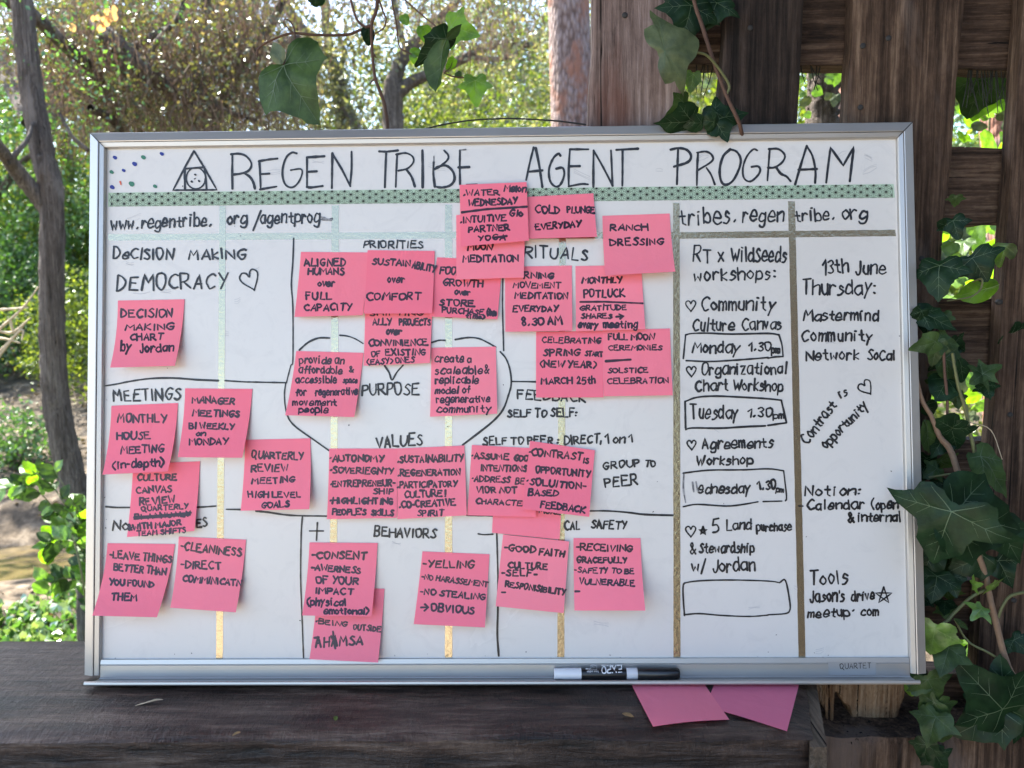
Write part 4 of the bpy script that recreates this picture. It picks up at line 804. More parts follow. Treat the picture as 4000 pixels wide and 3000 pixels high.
def pxcloud(n,spots,rs,yr):
    """points scattered round picture spots (px,py,radius px,weight) over a depth range"""
    w=np.array([s[3] for s in spots],float); w/=w.sum(); k=rs.choice(len(spots),n,p=w); s=np.array(spots,float)[k]
    p=s[:,0]+rs.normal(0,1,n)*s[:,2]; q=s[:,1]+rs.normal(0,1,n)*s[:,2]*.7; y=rs.uniform(*yr,n)
    return aty(p,q,y)
SP=[(150,60,130,1),(300,150,110,1.1),(420,120,120,1.3),(620,110,140,1.6),(820,80,140,1.6),(960,180,90,1.1),(1000,40,110,.8),(560,300,120,1.3),(760,300,110,1.2),(330,330,90,.7),(470,420,110,.8),(850,420,90,.5),(680,440,110,.7),(980,330,60,.6),(1400,-60,120,.4),(1620,40,90,.4),(1900,20,110,.6),(200,250,60,.3),(1080,440,60,.3)]
cl=pxcloud(300,SP,rs,(3.25,5.0)); C=np.repeat(cl,34,axis=0); C=C+rs.normal(0,1,C.shape)*np.array([.11,.09,.07])
strands('hanging_twigs',C,.15,.0055,M['moss'],T,9)
cl=pxcloud(330,SP,rs,(3.2,5.4)); C=np.repeat(cl,70,axis=0); C=C+rs.normal(0,1,C.shape)*np.array([.14,.14,.11])
cloud('foliage',C,.026,M['fol_o'],T,.6,seed=10)
cl=pxcloud(260,SP,rs,(3.6,5.6)); C=np.repeat(cl,60,axis=0); C=C+rs.normal(0,1,C.shape)*np.array([.12,.12,.12])
cloud('dry_foliage',C,.022,M['moss'],T,.5,seed=12)
# --- middle trees with visible trunks
def midtree(label,parts,y,cr,mat,seed,size,nper):
    a=pxp(parts[0][0][:1],y)[0]; T=thing('oak_tree',label,'tree',(a[0],y,gz(a[0],y)))
    for i,(P,w) in enumerate(parts): trunk('trunk' if i==0 else 'limb',P,y,w,M['bark'],T,12)
    rs=np.random.RandomState(seed); C=[]
    for cx,cy,r in cr: C.append(clumps(rs,aty(cx,cy,y+rs.uniform(-.6,1.2)),(r,r,r*.7),int(26*r*r+8),nper,.16))
    cloud('foliage',np.vstack(C),size,mat,T,.6,seed=seed+1); return T
midtree('oak with a forked sunlit trunk, seen above the middle of the top rail',[([(1525,1500),(1530,900),(1535,520),(1533,350),(1545,300),(1579,217),(1678,113),(1769,20),(1850,-120)],[120,95,78,70,54,50,42,34,30]),
 ([(1550,370),(1600,325),(1655,298),(1814,226),(1900,185),(2000,168),(2100,180)],[50,46,40,34,28,22]),([(1600,215),(1560,120),(1540,0),(1500,-150)],[26,24,20,18]),([(1830,222),(1960,230),(2050,190)],[22,18,10])],7,
 [(1450,-60,.9),(1750,-40,.8),(1950,60,.6),(1600,110,.45),(1850,330,.45),(1300,330,.5),(2050,300,.5),(1420,180,.35)],M['fol_p'],21,.050,46)
midtree('oak with a slanting trunk against blue sky, left of the hanging ivy stem',[([(1360,1500),(1362,900),(1353,520),(1330,384),(1316,294),(1226,154),(1172,104),(1108,0),(1060,-140)],[120,90,70,62,48,44,40,40,38]),([(1320,300),(1285,180),(1270,60),(1272,-120)],[40,36,34,34])],8,
 [(1180,260,.6),(1020,420,.8),(1330,230,.5),(1420,420,.5),(1200,430,.7)],M['fol_p'],31,.052,46)
midtree('slender oak showing low between the ivy leaf and the forked trunk',[([(1400,1400),(1395,600),(1380,470),(1320,330),(1345,200),(1300,100)],[60,44,36,28,20,12])],9.5,[(1250,380,.9),(1700,430,.9),(1950,430,1.0),(1500,330,.5)],M['fol_y'],41,.06,50)
# --- pine behind the post
a=aty(2230,800,3); T=thing('pine_tree','reddish pine trunk standing beside the grey fence post','tree',(a[0],3,gz(a[0],3)))
trunk('trunk',[(2205,-600),(2222,0),(2236,600),(2250,1400),(2260,2400)],3,[152,155,160,170,185],M['pine'],T,24,.05,14)
# --- wood beyond: each tree with its own trunk and crown
FAR=[(-10.8,17,8.5,'fol_g','tall green tree far left, between the nearer ones',21),(-8.4,14,6.6,'fol_y','sunlit tree just left of the leaning trunk, far off',22),(-13,13,6.5,'fol_y','bushy yellow-green tree at the left edge beyond the creek',1),(-9,12,5.5,'fol_g','fresh green tree behind the leaning trunk',2),(-6.5,14,5.6,'fol_y','sunlit tree beyond the creek behind the dry twigs',3),
 (-3.2,17,6.6,'fol_p','pale oak far behind the upper left of the board',4),(-.6,20,8.4,'fol_y','pale tall oak far behind the forked trunk',5),(2.2,16,7.4,'fol_p','pale oak far behind the pine trunk',6),(5,18,8.6,'fol_y','tall tree far behind the leaning posts',7),
 (8.5,15,7,'fol_g','green tree far behind the right of the fence',8),(12.5,14,7,'fol_y','yellow-green tree far behind the right end',9),(-17,20,9,'fol_p','tall pale tree at far left',10),(-11,24,7.5,'fol_p','far pale tree between the creek-side trees',11),(-2,27,8.5,'fol_y','farthest tall tree in the middle',12),(4,28,11,'fol_p','farthest tall tree behind the fence',13)]
for x,y,h,mt,lb,sd in FAR:
    z0=gz(x,y); T=thing('far_tree',lb,'tree',(x,y,z0),'trees of the wood beyond the creek'); rs=np.random.RandomState(100+sd)
    P=[(x+rs.uniform(-.3,.3)*i,y,z0-.2+(h*.75)*i/4) for i in range(5)]; v,f=tube(P,[.20,.16,.12,.08,.03],9,4,.2); mesh('trunk',v,f,M['bark'],T)
    for j in range(4):
        b=np.array(P[1+j%3]); d=np.array([rs.uniform(-1,1),rs.uniform(-.5,.5),rs.uniform(.3,.9)])*h*.25; v,f=tube([b,b+d*.5+[0,0,.1],b+d],[.08,.06,.02],6,4,.2); mesh('limb',v,f,M['bark'],T)
    sc_=y/16; n_=int(330*(h/7)**2/ sc_**.5)
    C=np.vstack([clumps(rs,(x,y,z0+h*.62),(h*.36,h*.30,h*.40),n_,40,.26*sc_,.15),clumps(rs,(x,y-.5,z0+h*.18),(h*.40,h*.2,h*.24),n_//2,40,.24*sc_,.1)])
    cloud('foliage',C,.085*sc_,M[mt],T,.6,seed=sd+200)
rs=np.random.RandomState(90); n=52000; x=rs.uniform(-38,36,n); z=rs.rand(n)**.8*11.5+gz(0,31)-.5; C=np.c_[x,rs.uniform(30,35,n),z]
C=C[(z<6.0+2.0*np.sin(x*.35)+1.5*np.sin(x*.9+1))|((rs.rand(n)<.3)&((x<-13)|(x>-4)))]
cloud('far_wood',C,.36,M['fol_y'],None,.6,seed=91); cloud('far_wood',C[::2]-[0,.4,0],.3,M['fol_p'],None,.6,seed=92)
# --- bushes on the far bank and litter on the ground
for i,(x,y,r,mt,lb) in enumerate([(-5.6,9.5,1.2,'fol_y','bright low bush on the far bank, left of the leaning trunk'),(-4.3,11.6,1.4,'fol_y','rounded bright bush on the far bank behind the leaning trunk'),(-8.2,11.5,1.5,'fol_g','green bush on the far bank at the left edge'),(-9.6,14,2.6,'fol_y','tall bright thicket beyond the far bank at the left edge'),(-7.2,13,2.2,'fol_g','tall green thicket beyond the leaning trunk'),(-2.5,12.5,1.5,'fol_p','pale bush on the far bank behind the board'),(-5.2,6.9,.4,'fol_g','small green bush by the water'),(1.5,11,1.3,'fol_y','bright bush behind the pine'),
     (-3.7,7.4,.8,'fol_y','light green bush right of the leaning trunk')]):
    rs=np.random.RandomState(300+i); z=gz(x,y); T=thing('bush',lb,'bush',(x,y,z))
    for j in range(4):
        v,f=tube([(x,y,z-.05),(x+rs.uniform(-.3,.3)*r,y,z+.5*r),(x+rs.uniform(-.7,.7)*r,y+rs.uniform(-.3,.3),z+r)],[.02,.014,.006],5,3); mesh('stem',v,f,M['twig'],T)
    cloud('foliage',clumps(rs,(x,y,z+r*.75),(r,r*.8,r*.75),int(110*r*r)+30,34,.10),.055*(y/9)**.5,M[mt],T,.6,seed=400+i)
rs=np.random.RandomState(50); n=26000
x=rs.uniform(-14,10,n); y=rs.uniform(1.5,22,n); C=np.c_[x,y,hgt(x,y)+.012+.02*rs.rand(n)]; C=C[C[:,2]>-.47]
o=cloud('leaf_litter',C,.07,leafmat('dry_leaf_litter',[(.12,.08,.045),(.22,.16,.10),(.07,.045,.025),(.36,.29,.2)],.1,.1,.5,None,False),None,.5,.25,51); o['kind']='stuff'
# ivy ground cover in the sun, just beyond the bench
n=30000; x=rs.uniform(-4.2,.2,n); y=rs.uniform(.9,4.9,n); h0=.05+.13*np.maximum(0,np.sin(x*3.1+y*1.7)*np.sin(y*2.6-x))+.02*rs.randn(n)
k=(y<3.0+.25*np.sin(x*2.3)); C=np.c_[x,y,hgt(x,y)+h0][k]
o=cloud('ivy_ground_cover',C,.048,M['fol_g'],None,.85,1.6,52); o['kind']='stuff'
o=cloud('ivy_ground_cover',C[::2]+[0,0,.02],.046,leafmat('glossy_ground_ivy',[(.16,.24,.09),(.24,.32,.15),(.09,.16,.05)],.35,.45,.3,None,False),None,.85,1.6,53); o['kind']='stuff'
# added unseen trees behind the viewer, for the board and metal tapes to mirror
for i,(x,y,h,mt,lb) in enumerate([(2.5,-6.5,5,'fol_o','dark tree behind the viewer to the right'),(6,-5,5.5,'fol_o','dark tree beside the shelter on the right')]):
    z0=gz(x,y); T=thing('far_tree',lb,'tree',(x,y,z0)); rs=np.random.RandomState(500+i); v,f=tube([(x,y,z0),(x+.1,y,z0+h*.5),(x,y,z0+h*.9)],[.2,.14,.04],8,4,.2); mesh('trunk',v,f,M['bark'],T)
    cloud('foliage',clumps(rs,(x,y,z0+h*.5),(h*.45,h*.4,h*.5),170,36,.3,.2),.16,M[mt],T,.6,seed=600+i)
# ------------------------------------------------------------------ single leaves: ivy and broad leaves
IVY=[(0.0,.0),(.05,-.14),(.17,-.25),(.30,-.27),(.42,-.19),(.47,-.06),(.44,.03),(.55,.08),(.70,.22),(.62,.27),(.45,.33),(.33,.44),(.27,.58),(.20,.74),(.10,.88),(.0,1.0)]
HRT=[(0.0,.0),(.05,-.10),(.18,-.20),(.34,-.20),(.47,-.08),(.54,.08),(.53,.24),(.58,.38),(.46,.40),(.36,.50),(.26,.66),(.16,.80),(.07,.92),(.0,1.0)]
STR=[(0.0,.0),(.06,-.20),(.26,-.34),(.36,-.20),(.32,-.02),(.48,.06),(.74,.30),(.50,.32),(.27,.36),(.20,.52),(.14,.78),(.07,.92),(.0,1.0)]
BIG=[(0.0,.0),(.06,-.14),(.20,-.28),(.40,-.34),(.56,-.26),(.64,-.10),(.80,-.02),(1.05,.10),(.78,.22),(.46,.33),(.38,.46),(.35,.62),(.24,.80),(.10,.93),(.0,1.0)]
OVL=[(0.0,.0),(.08,.03),(.18,.14),(.25,.30),(.27,.46),(.24,.62),(.16,.80),(.07,.93),(.0,1.0)]
RND=[(0.0,.0),(.10,-.10),(.26,-.12),(.40,.0),(.47,.2),(.46,.42),(.36,.64),(.22,.82),(.09,.94),(.0,1.0)]
SH=dict(i=IVY,h=HRT,s=STR,b=BIG,o=OVL,r=RND)
VT={'i':[(0,.92),(.60,.22),(-.60,.22),(.34,-.2),(-.34,-.2)],'h':[(0,.92),(.48,.34),(-.48,.34),(.34,-.12),(-.34,-.12)],'s':[(0,.92),(.64,.27),(-.64,.27),(.24,-.28),(-.24,-.28)],
'b':[(0,.93),(.88,.13),(-.88,.13),(.40,-.28),(-.40,-.28)],'o':[(0,.9)],'r':[(0,.92),(.38,.3),(-.38,.3),(.3,0),(-.3,0)]}
def leafmesh(shape,L,cup,fold,wd,rs,veins=True):
    H=np.array(SH[shape]); H=H*(1+rs.uniform(-.05,.05,H.shape)); Lf=H[1:-1][::-1]*[-1,1]*(1+rs.uniform(-.05,.05,(len(H)-2,2))); O_=np.vstack([H,Lf]); O_=O_[1:]   # closed loop without the junction
    O_[:,0]*=wd; c=np.array([0,.0]); O2=[]
    for i in range(len(O_)): a,b=O_[i],O_[(i+1)%len(O_)]; O2+= [a,(a+b)/2+rs.normal(0,.008,2)]
    O_=np.array(O2); n=len(O_); R=[0.0,.3,.6,.85,1.0]
    def z(p): x,y=p[...,0],p[...,1]; return -cup*(x*x*1.1+(y-.3)**2*.9)+fold*np.abs(x)*.6+.035*np.sin(x*9+1)*np.sin(y*8)*.6
    V=[np.zeros(2)];F_=[]
    for r in R[1:]: V+=list(c+(O_-c)*r)
    V=np.array(V); 
    for i in range(n): F_.append((0,1+i,1+(i+1)%n))
    for k in range(len(R)-2):
        for i in range(n): a=1+k*n+i;b=1+k*n+(i+1)%n; F_.append((a,a+n,b+n,b))
    V3=np.c_[V,z(V)]; mi=[0]*len(F_)
    if veins:
        W=[];o=len(V3)
        def vn(a,b,w):
            nonlocal o
            a=np.array(a,float);b=np.array(b,float); t=np.linspace(0,1,6)[:,None]; P=a+(b-a)*t; d=(b-a)/np.linalg.norm(b-a); nn=np.array([-d[1],d[0]])
            ww=w*(1-.75*t)
            for sgn in (1,-1):
                Q=P+sgn*nn*ww; W.append(np.c_[Q,z(Q)+.006])
            for i in range(5): F_.append((o+i,o+i+1,o+6+i+1,o+6+i)); mi.append(1)
            o+=12
        for tx,ty in VT[shape]:
            vn((0,0),(tx*wd,ty),.0075)
            if (tx,ty)==VT[shape][0] or abs(tx)>.45:
                T_=np.array([tx*wd,ty]); nl=np.array([-T_[1],T_[0]])
                for q in (.35,.58):
                    for sg in (1,-1): vn(T_*q,T_*(q+.22)+nl*sg*.2,.0040)
        V3=np.vstack([V3]+W)
    return V3*L,F_,mi
lrs=np.random.RandomState(77)
def leaf(parent,j,tip,y,kind,shape='i',wd=1.,roll=0,cup=.18,fold=.1,dy=0,veins=None,name='leaf'):
    J=aty(j[0],j[1],y); T_=aty(tip[0],tip[1],y+dy); e=T_-J; L=np.linalg.norm(e); e/=L
    view=J-CW; view/=np.linalg.norm(view); s=np.cross(e,view); s/=np.linalg.norm(s); nn=np.cross(s,e)       # nn points to the viewer
    if nn@view>0: nn=-nn; s=-s
    c,si=math.cos(math.radians(roll)),math.sin(math.radians(roll)); s2=s*c+nn*si; n2=nn*c-s*si
    if veins is None: veins=True
    V,F_,mi=leafmesh(shape,L,cup,fold,wd,lrs,veins); V=V*np.array([1,1,1.7]); W=J+V[:,:1]*s2+V[:,1:2]*e+V[:,2:3]*n2
    return mesh(name,W,F_,[M['leaf_'+kind],M['vein_s'] if kind in 'sb' else M['vein']],parent,mi=mi)
def stem(parent,P,r,mat='twig',name='stem',k=7):
    Q=np.array([aty(a,b,c) for a,b,c in P]); v,f=tube(Q,[x/1000 for x in r],k,5,.14); return mesh(name,v,f,M[mat],parent)
# --- ivy hanging over the top of the board
yv=.16
V1=thing('ivy_vine','thin ivy vine with a large drooping leaf, hanging above the top rail','ivy',aty(1475,0,yv))
stem(V1,[(1482,-160,yv),(1478,-40,yv),(1470,40,yv),(1452,95,yv),(1453,180,yv),(1463,290,yv),(1478,340,yv),(1500,400,yv),(1512,470,yv),(1516,540,yv)],[2.8,2.4,2.2,2.0,1.9,1.9,2.1,2.3,2.4])
stem(V1,[(1452,98,yv),(1400,120,yv),(1350,136,yv),(1226,136,yv),(1140,130,yv),(1060,157,yv),(1009,190,yv),(1005,225,yv)],[1.9,1.7,1.6,1.4,1.2,.9])
stem(V1,[(1149,131,yv),(1120,105,yv-.004),(1109,82,yv-.006),(1118,74,yv-.006),(1138,90,yv),(1150,120,yv),(1150,165,yv-.01),(1133,215,yv-.02),(1106,252,yv-.03)],[.9,.8,.8,.8,.9,1.0,1.0,.9])
stem(V1,[(1365,-60,yv),(1371,0,yv),(1392,70,yv),(1420,103,yv),(1450,97,yv)],[1.6,1.4,1.6,1.4]); stem(V1,[(1481,0,yv),(1500,55,yv),(1508,75,yv),(1498,110,yv),(1460,135,yv)],[1.2,1.1,1.0,.9])
stem(V1,[(1462,215,yv),(1472,226,yv-.003)],[1.5,.5]); stem(V1,[(1466,306,yv),(1452,318,yv),(1446,328,yv)],[1.4,1.0,.6])
leaf(V1,(1104,253),(1226,478),yv-.03,'m','h',1.12,-24,.25,.2,-.02); leaf(V1,(1103,250),(1060,160),yv-.03,'g','o',1.3,25,.2,.1,.0)
leaf(V1,(1438,112),(1440,180),yv,'d','r',.9,20); leaf(V1,(1235,-20),(1232,28),yv-.02,'d','r',1.6,10)
V2=thing('ivy_vine','ivy shoot with bright backlit leaves round one dark folded leaf','ivy',aty(1700,0,yv+.03))
y2=.19
stem(V2,[(1528,-60,y2),(1530,0,y2),(1548,90,y2),(1560,180,y2),(1592,204,y2),(1633,222,y2)],[1.1,1.0,1.0,.8,.6]); stem(V2,[(1560,-20,y2-.02),(1650,60,y2-.02),(1722,120,y2-.04),(1744,149,y2-.04)],[1.0,1.0,.9,.9])
stem(V2,[(1735,285,y2),(1768,299,y2),(1810,303,y2),(1856,301,y2)],[.8,1.0,1.0,.6]); stem(V2,[(1838,180,y2),(1837,240,y2),(1834,298,y2)],[.35,.35,.35]); stem(V2,[(1735,285,y2),(1760,262,y2),(1768,235,y2)],[.6,.6,.5])
leaf(V2,(1744,150),(1618,270),y2-.045,'d','h',.62,25,.15,-.3); leaf(V2,(1744,150),(1694,368),y2-.05,'m','o',1.05,-48,.1,.5); leaf(V2,(1744,152),(1804,97),y2-.05,'m','o',1.0,-30,.1,.3)
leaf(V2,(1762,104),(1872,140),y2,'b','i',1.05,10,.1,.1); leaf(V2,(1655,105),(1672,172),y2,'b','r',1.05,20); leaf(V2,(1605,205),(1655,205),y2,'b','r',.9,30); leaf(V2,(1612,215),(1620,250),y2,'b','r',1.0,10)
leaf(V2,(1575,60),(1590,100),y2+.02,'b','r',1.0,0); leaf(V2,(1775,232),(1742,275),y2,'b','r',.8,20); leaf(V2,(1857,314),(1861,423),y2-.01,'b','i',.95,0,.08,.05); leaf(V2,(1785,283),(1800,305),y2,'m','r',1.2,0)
# --- ivy on the posts above the board's right half
V3=thing('ivy_vine','ivy stem with dark and grey-green leaves climbing between the grey post and the dark post','ivy',aty(2886,490,.07)); y3=.066
stem(V3,[(2690,-140,y3),(2710,0,y3),(2746,113,y3),(2787,240,y3),(2836,371,y3),(2886,479,y3),(2905,560,y3+.02)],[1.7,1.9,2.2,2.0,2.0,2.3,2.2],'twig'); stem(V3,[(2705,203,y3-.02),(2768,222,y3-.01),(2845,325,y3),(2838,372,y3)],[1.4,1.4,1.5,1.4],'twig2')
leaf(V3,(2700,20),(2665,170),y3+.01,'d','i',1.3,10); leaf(V3,(2800,10),(2760,115),y3+.02,'d','i',1.4,-10); leaf(V3,(2640,-20),(2670,60),y3+.02,'d','i',1.3,0)
leaf(V3,(2598,199),(2744,146),y3-.03,'g','i',1.5,14,.22,.12,.01)
leaf(V3,(2708,290),(2696,370),y3+.03,'b','h',.8,0,.1,.1); leaf(V3,(2680,410),(2590,478),y3,'m','i',1.05,35); 
leaf(V3,(2700,470),(2560,490),y3,'d','h',1.0,30); leaf(V3,(2790,470),(2925,435),y3+.006,'d','i',1.0,20); leaf(V3,(2790,475),(2738,470),y3,'d','r',1.5,0); leaf(V3,(2800,440),(2760,500),y3+.004,'d','r',1.4,10); leaf(V3,(2740,480),(2660,480),y3,'d','r',1.0,10)
# --- the big ivy climbing at the board's right side
V4=thing('ivy_vine','thick climbing ivy with big dark leaves along the right side of the whiteboard','ivy',aty(3800,2900,.05)); y4=.045
stem(V4,[(3560,1380,y4),(3597,1550,y4),(3640,1630,y4),(3669,1703,y4),(3700,1740,y4),(3723,1785,y4),(3746,1862,y4),(3778,1952,y4),(3790,2040,y4),(3809,2128,y4),(3850,2246,y4),(3859,2295,y4),(3882,2400,y4),(3927,2575,y4),(3972,2680,y4),(4010,2800,y4),(4040,3080,y4)],[2.6,2.4,2.6,3.0,3.6,3.4,3.4,3.4,3.2,3.2,3.2,3.2,3.4,3.6,4.4,3.6,3.6],'twig3')
stem(V4,[(3720,1380,y4),(3741,1500,y4),(3768,1590,y4),(3790,1690,y4),(3805,1762,y4),(3805,1816,y4),(3787,1930,y4)],[1.6,1.8,1.8,2.0,1.8,1.6],'twig2')
stem(V4,[(3850,2304,y4),(3796,2331,y4),(3732,2390,y4),(3700,2425,y4),(3655,2452,y4)],[2.0,2.0,1.8,1.6],'twig2'); stem(V4,[(3728,2417,y4+.01),(3778,2503,y4+.01),(3859,2548,y4),(3922,2587,y4)],[1.0,1.3,1.5,1.6],'twig2')
stem(V4,[(4020,2310,y4),(3949,2327,y4),(3915,2370,y4),(3900,2412,y4)],[1.8,1.8,1.7,1.6],'twig2'); stem(V4,[(3675,2800,y4),(3682,2880,y4),(3700,2990,y4),(3720,3100,y4)],[1.2,1.4,1.4,1.4]); stem(V4,[(3686,1350,y4),(3690,1450,y4),(3700,1560,y4),(3700,1640,y4)],[1.6,1.6,1.4],'twig')
stem(V4,[(3787,1650,y4+.02),(3870,1680,y4+.01),(3915,1795,y4)],[.5,.5,.4],'straw'); stem(V4,[(3628,1864,y4),(3720,1850,y4),(3790,1845,y4),(3815,1880,y4),(3800,1930,y4),(3770,1950,y4)],[1.0,1.2,1.3,1.3,1.2],'twig2'); stem(V4,[(3800,1100,y4+.01),(3835,1090,y4),(3830,1130,y4),(3790,1160,y4),(3700,1175,y4)],[1.,1.,.9,.6],'twig2')
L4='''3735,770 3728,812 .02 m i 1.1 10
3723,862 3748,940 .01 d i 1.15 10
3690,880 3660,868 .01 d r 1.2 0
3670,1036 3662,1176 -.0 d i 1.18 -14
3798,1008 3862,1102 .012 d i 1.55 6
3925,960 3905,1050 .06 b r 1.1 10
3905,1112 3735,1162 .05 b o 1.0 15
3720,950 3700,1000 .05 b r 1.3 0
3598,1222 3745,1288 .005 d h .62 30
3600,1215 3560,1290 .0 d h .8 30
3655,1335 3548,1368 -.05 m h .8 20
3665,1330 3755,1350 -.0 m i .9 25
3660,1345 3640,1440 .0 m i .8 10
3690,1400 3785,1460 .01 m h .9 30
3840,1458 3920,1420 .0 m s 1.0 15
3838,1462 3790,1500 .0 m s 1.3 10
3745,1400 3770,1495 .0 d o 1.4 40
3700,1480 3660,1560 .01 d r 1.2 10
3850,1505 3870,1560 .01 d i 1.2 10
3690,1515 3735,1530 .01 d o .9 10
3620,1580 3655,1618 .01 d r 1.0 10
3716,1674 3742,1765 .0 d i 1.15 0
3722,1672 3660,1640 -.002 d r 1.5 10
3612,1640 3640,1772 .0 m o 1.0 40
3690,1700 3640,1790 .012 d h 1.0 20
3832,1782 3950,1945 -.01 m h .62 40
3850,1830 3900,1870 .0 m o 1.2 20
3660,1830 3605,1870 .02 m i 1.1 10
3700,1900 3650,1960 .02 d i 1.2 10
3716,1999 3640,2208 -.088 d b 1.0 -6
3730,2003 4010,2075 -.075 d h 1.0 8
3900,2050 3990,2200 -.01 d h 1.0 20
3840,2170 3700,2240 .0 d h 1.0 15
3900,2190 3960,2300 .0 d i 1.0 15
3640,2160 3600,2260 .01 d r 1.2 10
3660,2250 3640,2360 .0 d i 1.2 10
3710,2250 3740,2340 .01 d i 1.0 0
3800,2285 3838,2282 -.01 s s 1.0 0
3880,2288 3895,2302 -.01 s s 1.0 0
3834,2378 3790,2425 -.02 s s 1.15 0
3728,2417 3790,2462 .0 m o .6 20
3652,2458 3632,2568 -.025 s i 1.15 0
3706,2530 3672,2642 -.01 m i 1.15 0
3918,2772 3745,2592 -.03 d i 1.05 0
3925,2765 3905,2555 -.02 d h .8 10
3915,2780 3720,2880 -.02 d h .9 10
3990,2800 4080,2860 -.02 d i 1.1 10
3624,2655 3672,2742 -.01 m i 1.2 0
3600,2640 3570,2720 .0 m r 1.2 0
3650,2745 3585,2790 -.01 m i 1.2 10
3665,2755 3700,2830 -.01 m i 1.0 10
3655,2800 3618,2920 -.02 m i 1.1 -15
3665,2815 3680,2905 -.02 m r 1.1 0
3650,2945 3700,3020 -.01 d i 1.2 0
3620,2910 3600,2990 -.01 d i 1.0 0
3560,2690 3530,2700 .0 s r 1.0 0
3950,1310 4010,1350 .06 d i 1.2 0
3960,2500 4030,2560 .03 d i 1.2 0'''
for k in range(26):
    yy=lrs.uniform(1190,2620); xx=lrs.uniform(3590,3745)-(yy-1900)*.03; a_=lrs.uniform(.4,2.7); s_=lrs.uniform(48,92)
    L4+='\n%.0f,%.0f %.0f,%.0f %.3f %s i %.2f %.0f'%(xx,yy,xx+s_*math.cos(a_),yy+s_*math.sin(a_),.03+lrs.uniform(0,.02),lrs.choice(['d','d','m']),lrs.uniform(.95,1.25),lrs.uniform(-25,25))
for ln in L4.split('\n'):
    j,t_,dy,kd,shp,wd,rl=ln.split(); j=tuple(map(float,j.split(',')));t_=tuple(map(float,t_.split(',')))
    leaf(V4,j,t_,y4+float(dy),kd,shp,float(wd),float(rl),.16,.1,rnd.uniform(-.015,.015))
V5=thing('ivy_vine','dark ivy leaves hanging from the top right corner of the fence','ivy',aty(3900,-40,.15))
stem(V5,[(3900,-200,.17),(3915,-60,.17),(3930,20,.17)],[2,2,1.5]); leaf(V5,(3905,10),(3950,68),.16,'m','h',1.3,10); leaf(V5,(3800,-40),(3830,20),.17,'d','i',1.2,10); leaf(V5,(3860,300),(3800,470),.30,'b','r',1.15,0); 
leaf(V5,(3839,306),(3776,470),.27,'m','h',1.15,0,.15,.1); leaf(V5,(3968,250),(3938,372),.34,'b','r',1.1,20)
# --- plants seen through the gaps of the fence
V6=thing('ivy_covered_trunk','peeling trunk with ivy leaves seen through the gap between the two uprights','tree',aty(3210,1500,1.3))
trunk('trunk',[(3230,-300),(3212,200),(3215,380),(3205,520),(3200,900),(3190,2400)],1.3,[90,100,110,125,130,150],M['bark'],V6,16,.3)
trunk('trunk',[(3300,-200),(3312,300),(3300,520),(3310,900)],1.5,[60,60,70,70],M['pine'],V6,12,.2)
for j,t_,kd,shp in (((3180,270),(3165,310),'g','i'),((3270,285),(3260,340),'s','i'),((3235,300),(3250,330),'s','r'),((3180,350),(3215,368),'s','r'),((3170,380),(3122,415),'g','o'),((3265,375),(3255,420),'g','i'),((3300,345),(3315,375),'g','r'),((3200,262),(3160,285),'g','r'),((3135,300),(3120,330),'s','r'),((3290,400),(3320,425),'s','o'),((3255,262),(3275,275),'s','r'),((3150,440),(3165,462),'s','r'),((3240,385),(3225,360),'g','r'),((3140,360),(3125,380),'s','r')):
    leaf(V6,j,t_,1.15,kd,shp,1.2,lrs.uniform(-20,20),veins=False)
V7=thing('broadleaf_shrub','bright broad-leaved shrub glowing through the gaps at the right of the fence','shrub',aty(3850,1500,1.1))
for P in ([(3850,1900,1.2),(3880,1300,1.2),(3840,900,1.2),(3870,400,1.2)],[(3790,1800,1.0),(3760,1200,1.0),(3900,700,1.0)],[(3960,1500,.9),(3900,1000,.9),(3970,500,.9)]): stem(V7,P,[5,4,3,2],'twig2')
for wx0,wx1,wy0,wy1,n in ((3740,4010,300,590,34),(3690,3970,850,1180,34),(3630,3900,1430,1730,26),(3620,3840,2130,2260,14),(3700,3850,2480,2640,16)):
    for k in range(n):
        j=(lrs.uniform(wx0,wx1),lrs.uniform(wy0,wy1)); a=lrs.uniform(-2.6,2.6)+1.57; s_=lrs.uniform(40,95)
        leaf(V7,j,(j[0]+s_*math.cos(a),j[1]+s_*math.sin(a)*.6),lrs.uniform(.6,1.3),lrs.choice(['b','s','b','s','g']),lrs.choice(['o','r','r','h']),lrs.uniform(.9,1.3),lrs.uniform(-40,40),.2,.1,lrs.uniform(-.05,.05),veins=False)
T=thing('grey_barked_tree','thick purplish grey trunk behind the broad-leaved shrub at the right','tree',(aty(3950,1200,2.1)[0],2.1,gz(1.5,2.1)))
trunk('trunk',[(3930,-300),(3925,300),(3950,600),(3990,1000),(4000,1500),(4010,2300)],2.1,[150,170,190,230,260,300],M['pine'],T,20,.12)
rs=np.random.RandomState(60)
T=thing('bush',"sunlit hedge filling the view behind the fence's gaps",'bush',(2.2,4,gz(2.2,4)))
cloud('foliage',np.vstack([clumps(rs,(1.9,3.8,1.9),(1.1,.5,1.3),170,44,.12),clumps(rs,(3.0,4.6,.8),(1.6,.6,1.0),170,44,.13)]),.055,M['fol_y'],T,.6,seed=61); v,f=tube([(2.2,4,-.2),(2.2,4,1),(2.0,4,2.2)],[.04,.03,.01],6,4); mesh('stem',v,f,M['twig'],T)
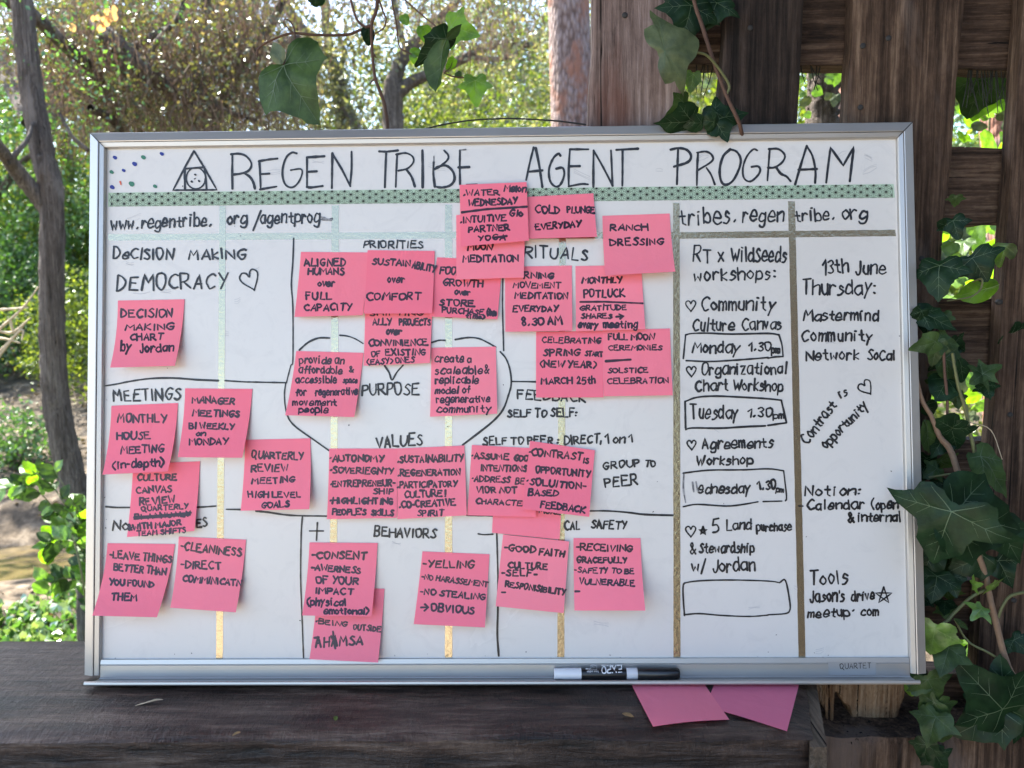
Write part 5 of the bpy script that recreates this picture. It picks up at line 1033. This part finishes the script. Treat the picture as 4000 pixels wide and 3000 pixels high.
# needles caught on the fence
for lb,cx,y0_,n,L in (('dark pine needles hanging in the narrow gap beside the grey post',2750,246,5,150),('dark pine needles hanging in the gap between the uprights',3165,252,6,120),('dark pine needles hanging in the upper right gap',3850,258,20,200),('dark pine needles at the right edge of the upper right gap',3975,258,5,300)):
    Ps=[]
    for k in range(n):
        x=cx+rnd.uniform(-1,1)*(70 if n>10 else 45); d=rnd.uniform(-50,50); l=L*rnd.uniform(.4,1); Ps.append(tube([aty(x,y0_-6,RY+.01),aty(x+d*.4,y0_+l*.5,RY),aty(x+d,y0_+l,RY-.005)],[.0007,.0006,.0004],4,3))
    tag(mesh('pine_needles',*joinq(Ps),M['needle']),lb,'pine needles')
# --- leafy shrub at the lower left, by the water
S=thing('leafy_shrub','green shrub with pointed leaves in front of the creek, left of the whiteboard','shrub',(aty(330,2500,1.7)[0],1.7,gz(-1.2,1.7))); ys=1.7
BR=[[(360,2500),(300,2150),(230,2010),(120,1900),(20,1910)],[(360,2500),(310,2100),(240,1950),(170,1860),(130,1850)],[(350,2500),(335,2200),(290,2120),(215,2110),(180,2130)],[(360,2500),(340,2300),(270,2260),(180,2270)],[(380,2400),(330,2100),(290,1970),(215,1840)],[(370,2400),(350,2200),(310,2060),(330,1960)]]
for B in BR:
    P=[(a,b,ys+rnd.uniform(-.12,.12)) for a,b in B]; stem(S,P,[4,3,2,1.2],'twig2'); Q=catmull(np.array(P),6); k0=len(Q)//5
    for i in range(k0,len(Q)):
        for sg in (-1,1):
            if lrs.rand()<.52: continue
            d=Q[min(i+1,len(Q)-1)]-Q[i-1]; d=d[:2]/np.linalg.norm(d[:2]); a=math.atan2(d[1],d[0])+sg*lrs.uniform(.5,1.2); s_=lrs.uniform(45,85)
            j=Q[i]; leaf(S,(j[0],j[1]),(j[0]+s_*math.cos(a),j[1]+s_*math.sin(a)+8),j[2]+lrs.uniform(-.05,.05),lrs.choice(['m','b','s','m']),'o',lrs.uniform(1.0,1.4),lrs.uniform(-45,45),.2,.15,lrs.uniform(-.03,.03),veins=False)
# dry pale twigs at the left edge, tan dead leaves in the oak
D=[]
for P in ([(-60,1270),(40,1300),(104,1255),(120,1240)],[(-20,1390),(40,1330),(100,1260)],[(0,1210),(60,1206),(110,1200)],[(-20,1320),(30,1325),(80,1340)],[(40,1250),(50,1290),(60,1305)],[(-10,1400),(60,1310),(90,1290),(86,1330)],[(-20,1300),(50,1240),(100,1190),(150,1120)]):
    D.append(tube(np.array([aty(a,b,2.2) for a,b in P]),[.006,.005,.003],5,4,.2))
tag(mesh('dry_twigs',*joinq(D),M['straw']),'bare pale twigs sticking in from the left edge','twigs')
dl=thing('dead_leaf_cluster','cluster of tan dead leaves hanging in the oak at the upper left','leaves',aty(420,60,2.85))
stem(dl,[(400,-60,2.85),(415,30,2.85),(400,110,2.85)],[2,2,1],'twig')
for j,t_ in (((425,35),(412,62)),((440,40),(445,85)),((418,65),(400,108)),((400,85),(388,128)),((365,60),(362,84)),((385,58),(378,80)),((430,60),(425,90)),((445,20),(450,50)),((280,90),(286,125))): leaf(dl,j,t_,2.85,'m','o',1.5,lrs.uniform(-30,30),veins=False).data.materials[0]=M['dry']
for lb,P,mt,sz in (('tiny yellow leaf scrap on the bench in front of the tray',(940,2862),'dry',9),('tiny green leaf scrap on the bench below the middle of the board',(1311,2800),'leaf_s',9),('dry curled grass blade on the bench below the tray',(640,2735),'straw',34),('pale dry leaf flake on the bench near the loose notes',(2430,2790),'dry',14)):
    J=atz(P[0],P[1],zt+.0012); v,f,mi=leafmesh('o',.0012*sz*.25*3,.3,.3,1.0 if mt!='straw' else .25,lrs,False); a_=lrs.uniform(0,6); v=np.c_[v[:,0]*math.cos(a_)-v[:,1]*math.sin(a_),v[:,0]*math.sin(a_)+v[:,1]*math.cos(a_),v[:,2]+.001]
    tag(mesh('leaf_scrap',J+v,f,M[mt]),lb,'leaf scrap')
# leaves overhead, above the picture: they dapple the far bank
rs=np.random.RandomState(95); C=[]
for k in range(300):
    y=rs.uniform(5.5,15); x=rs.uniform(-11,0); C.append(np.array([x,y,5.0+.36*(y-6.5)+rs.uniform(0,1.2)])+rs.normal(0,1,(60,3))*[.30,.30,.16])
OAK=[o for o in bpy.data.objects if o.name=='oak_tree'][0]
cloud('foliage',np.vstack(C),.11,M['fol_o'],OAK,.65,seed=96)
for k in range(6):
    x=-9+k*1.6; trunk_=tube([(-4.5,6.5,3.2),((x-4)/2,8.5,5.2),(x,11+k%3,6.6)],[.10,.07,.02],8,5,.2); mesh('limb',*trunk_,M['bark'],OAK)
for o in bpy.data.objects:
    if '_at' in o.keys(): del o['_at']
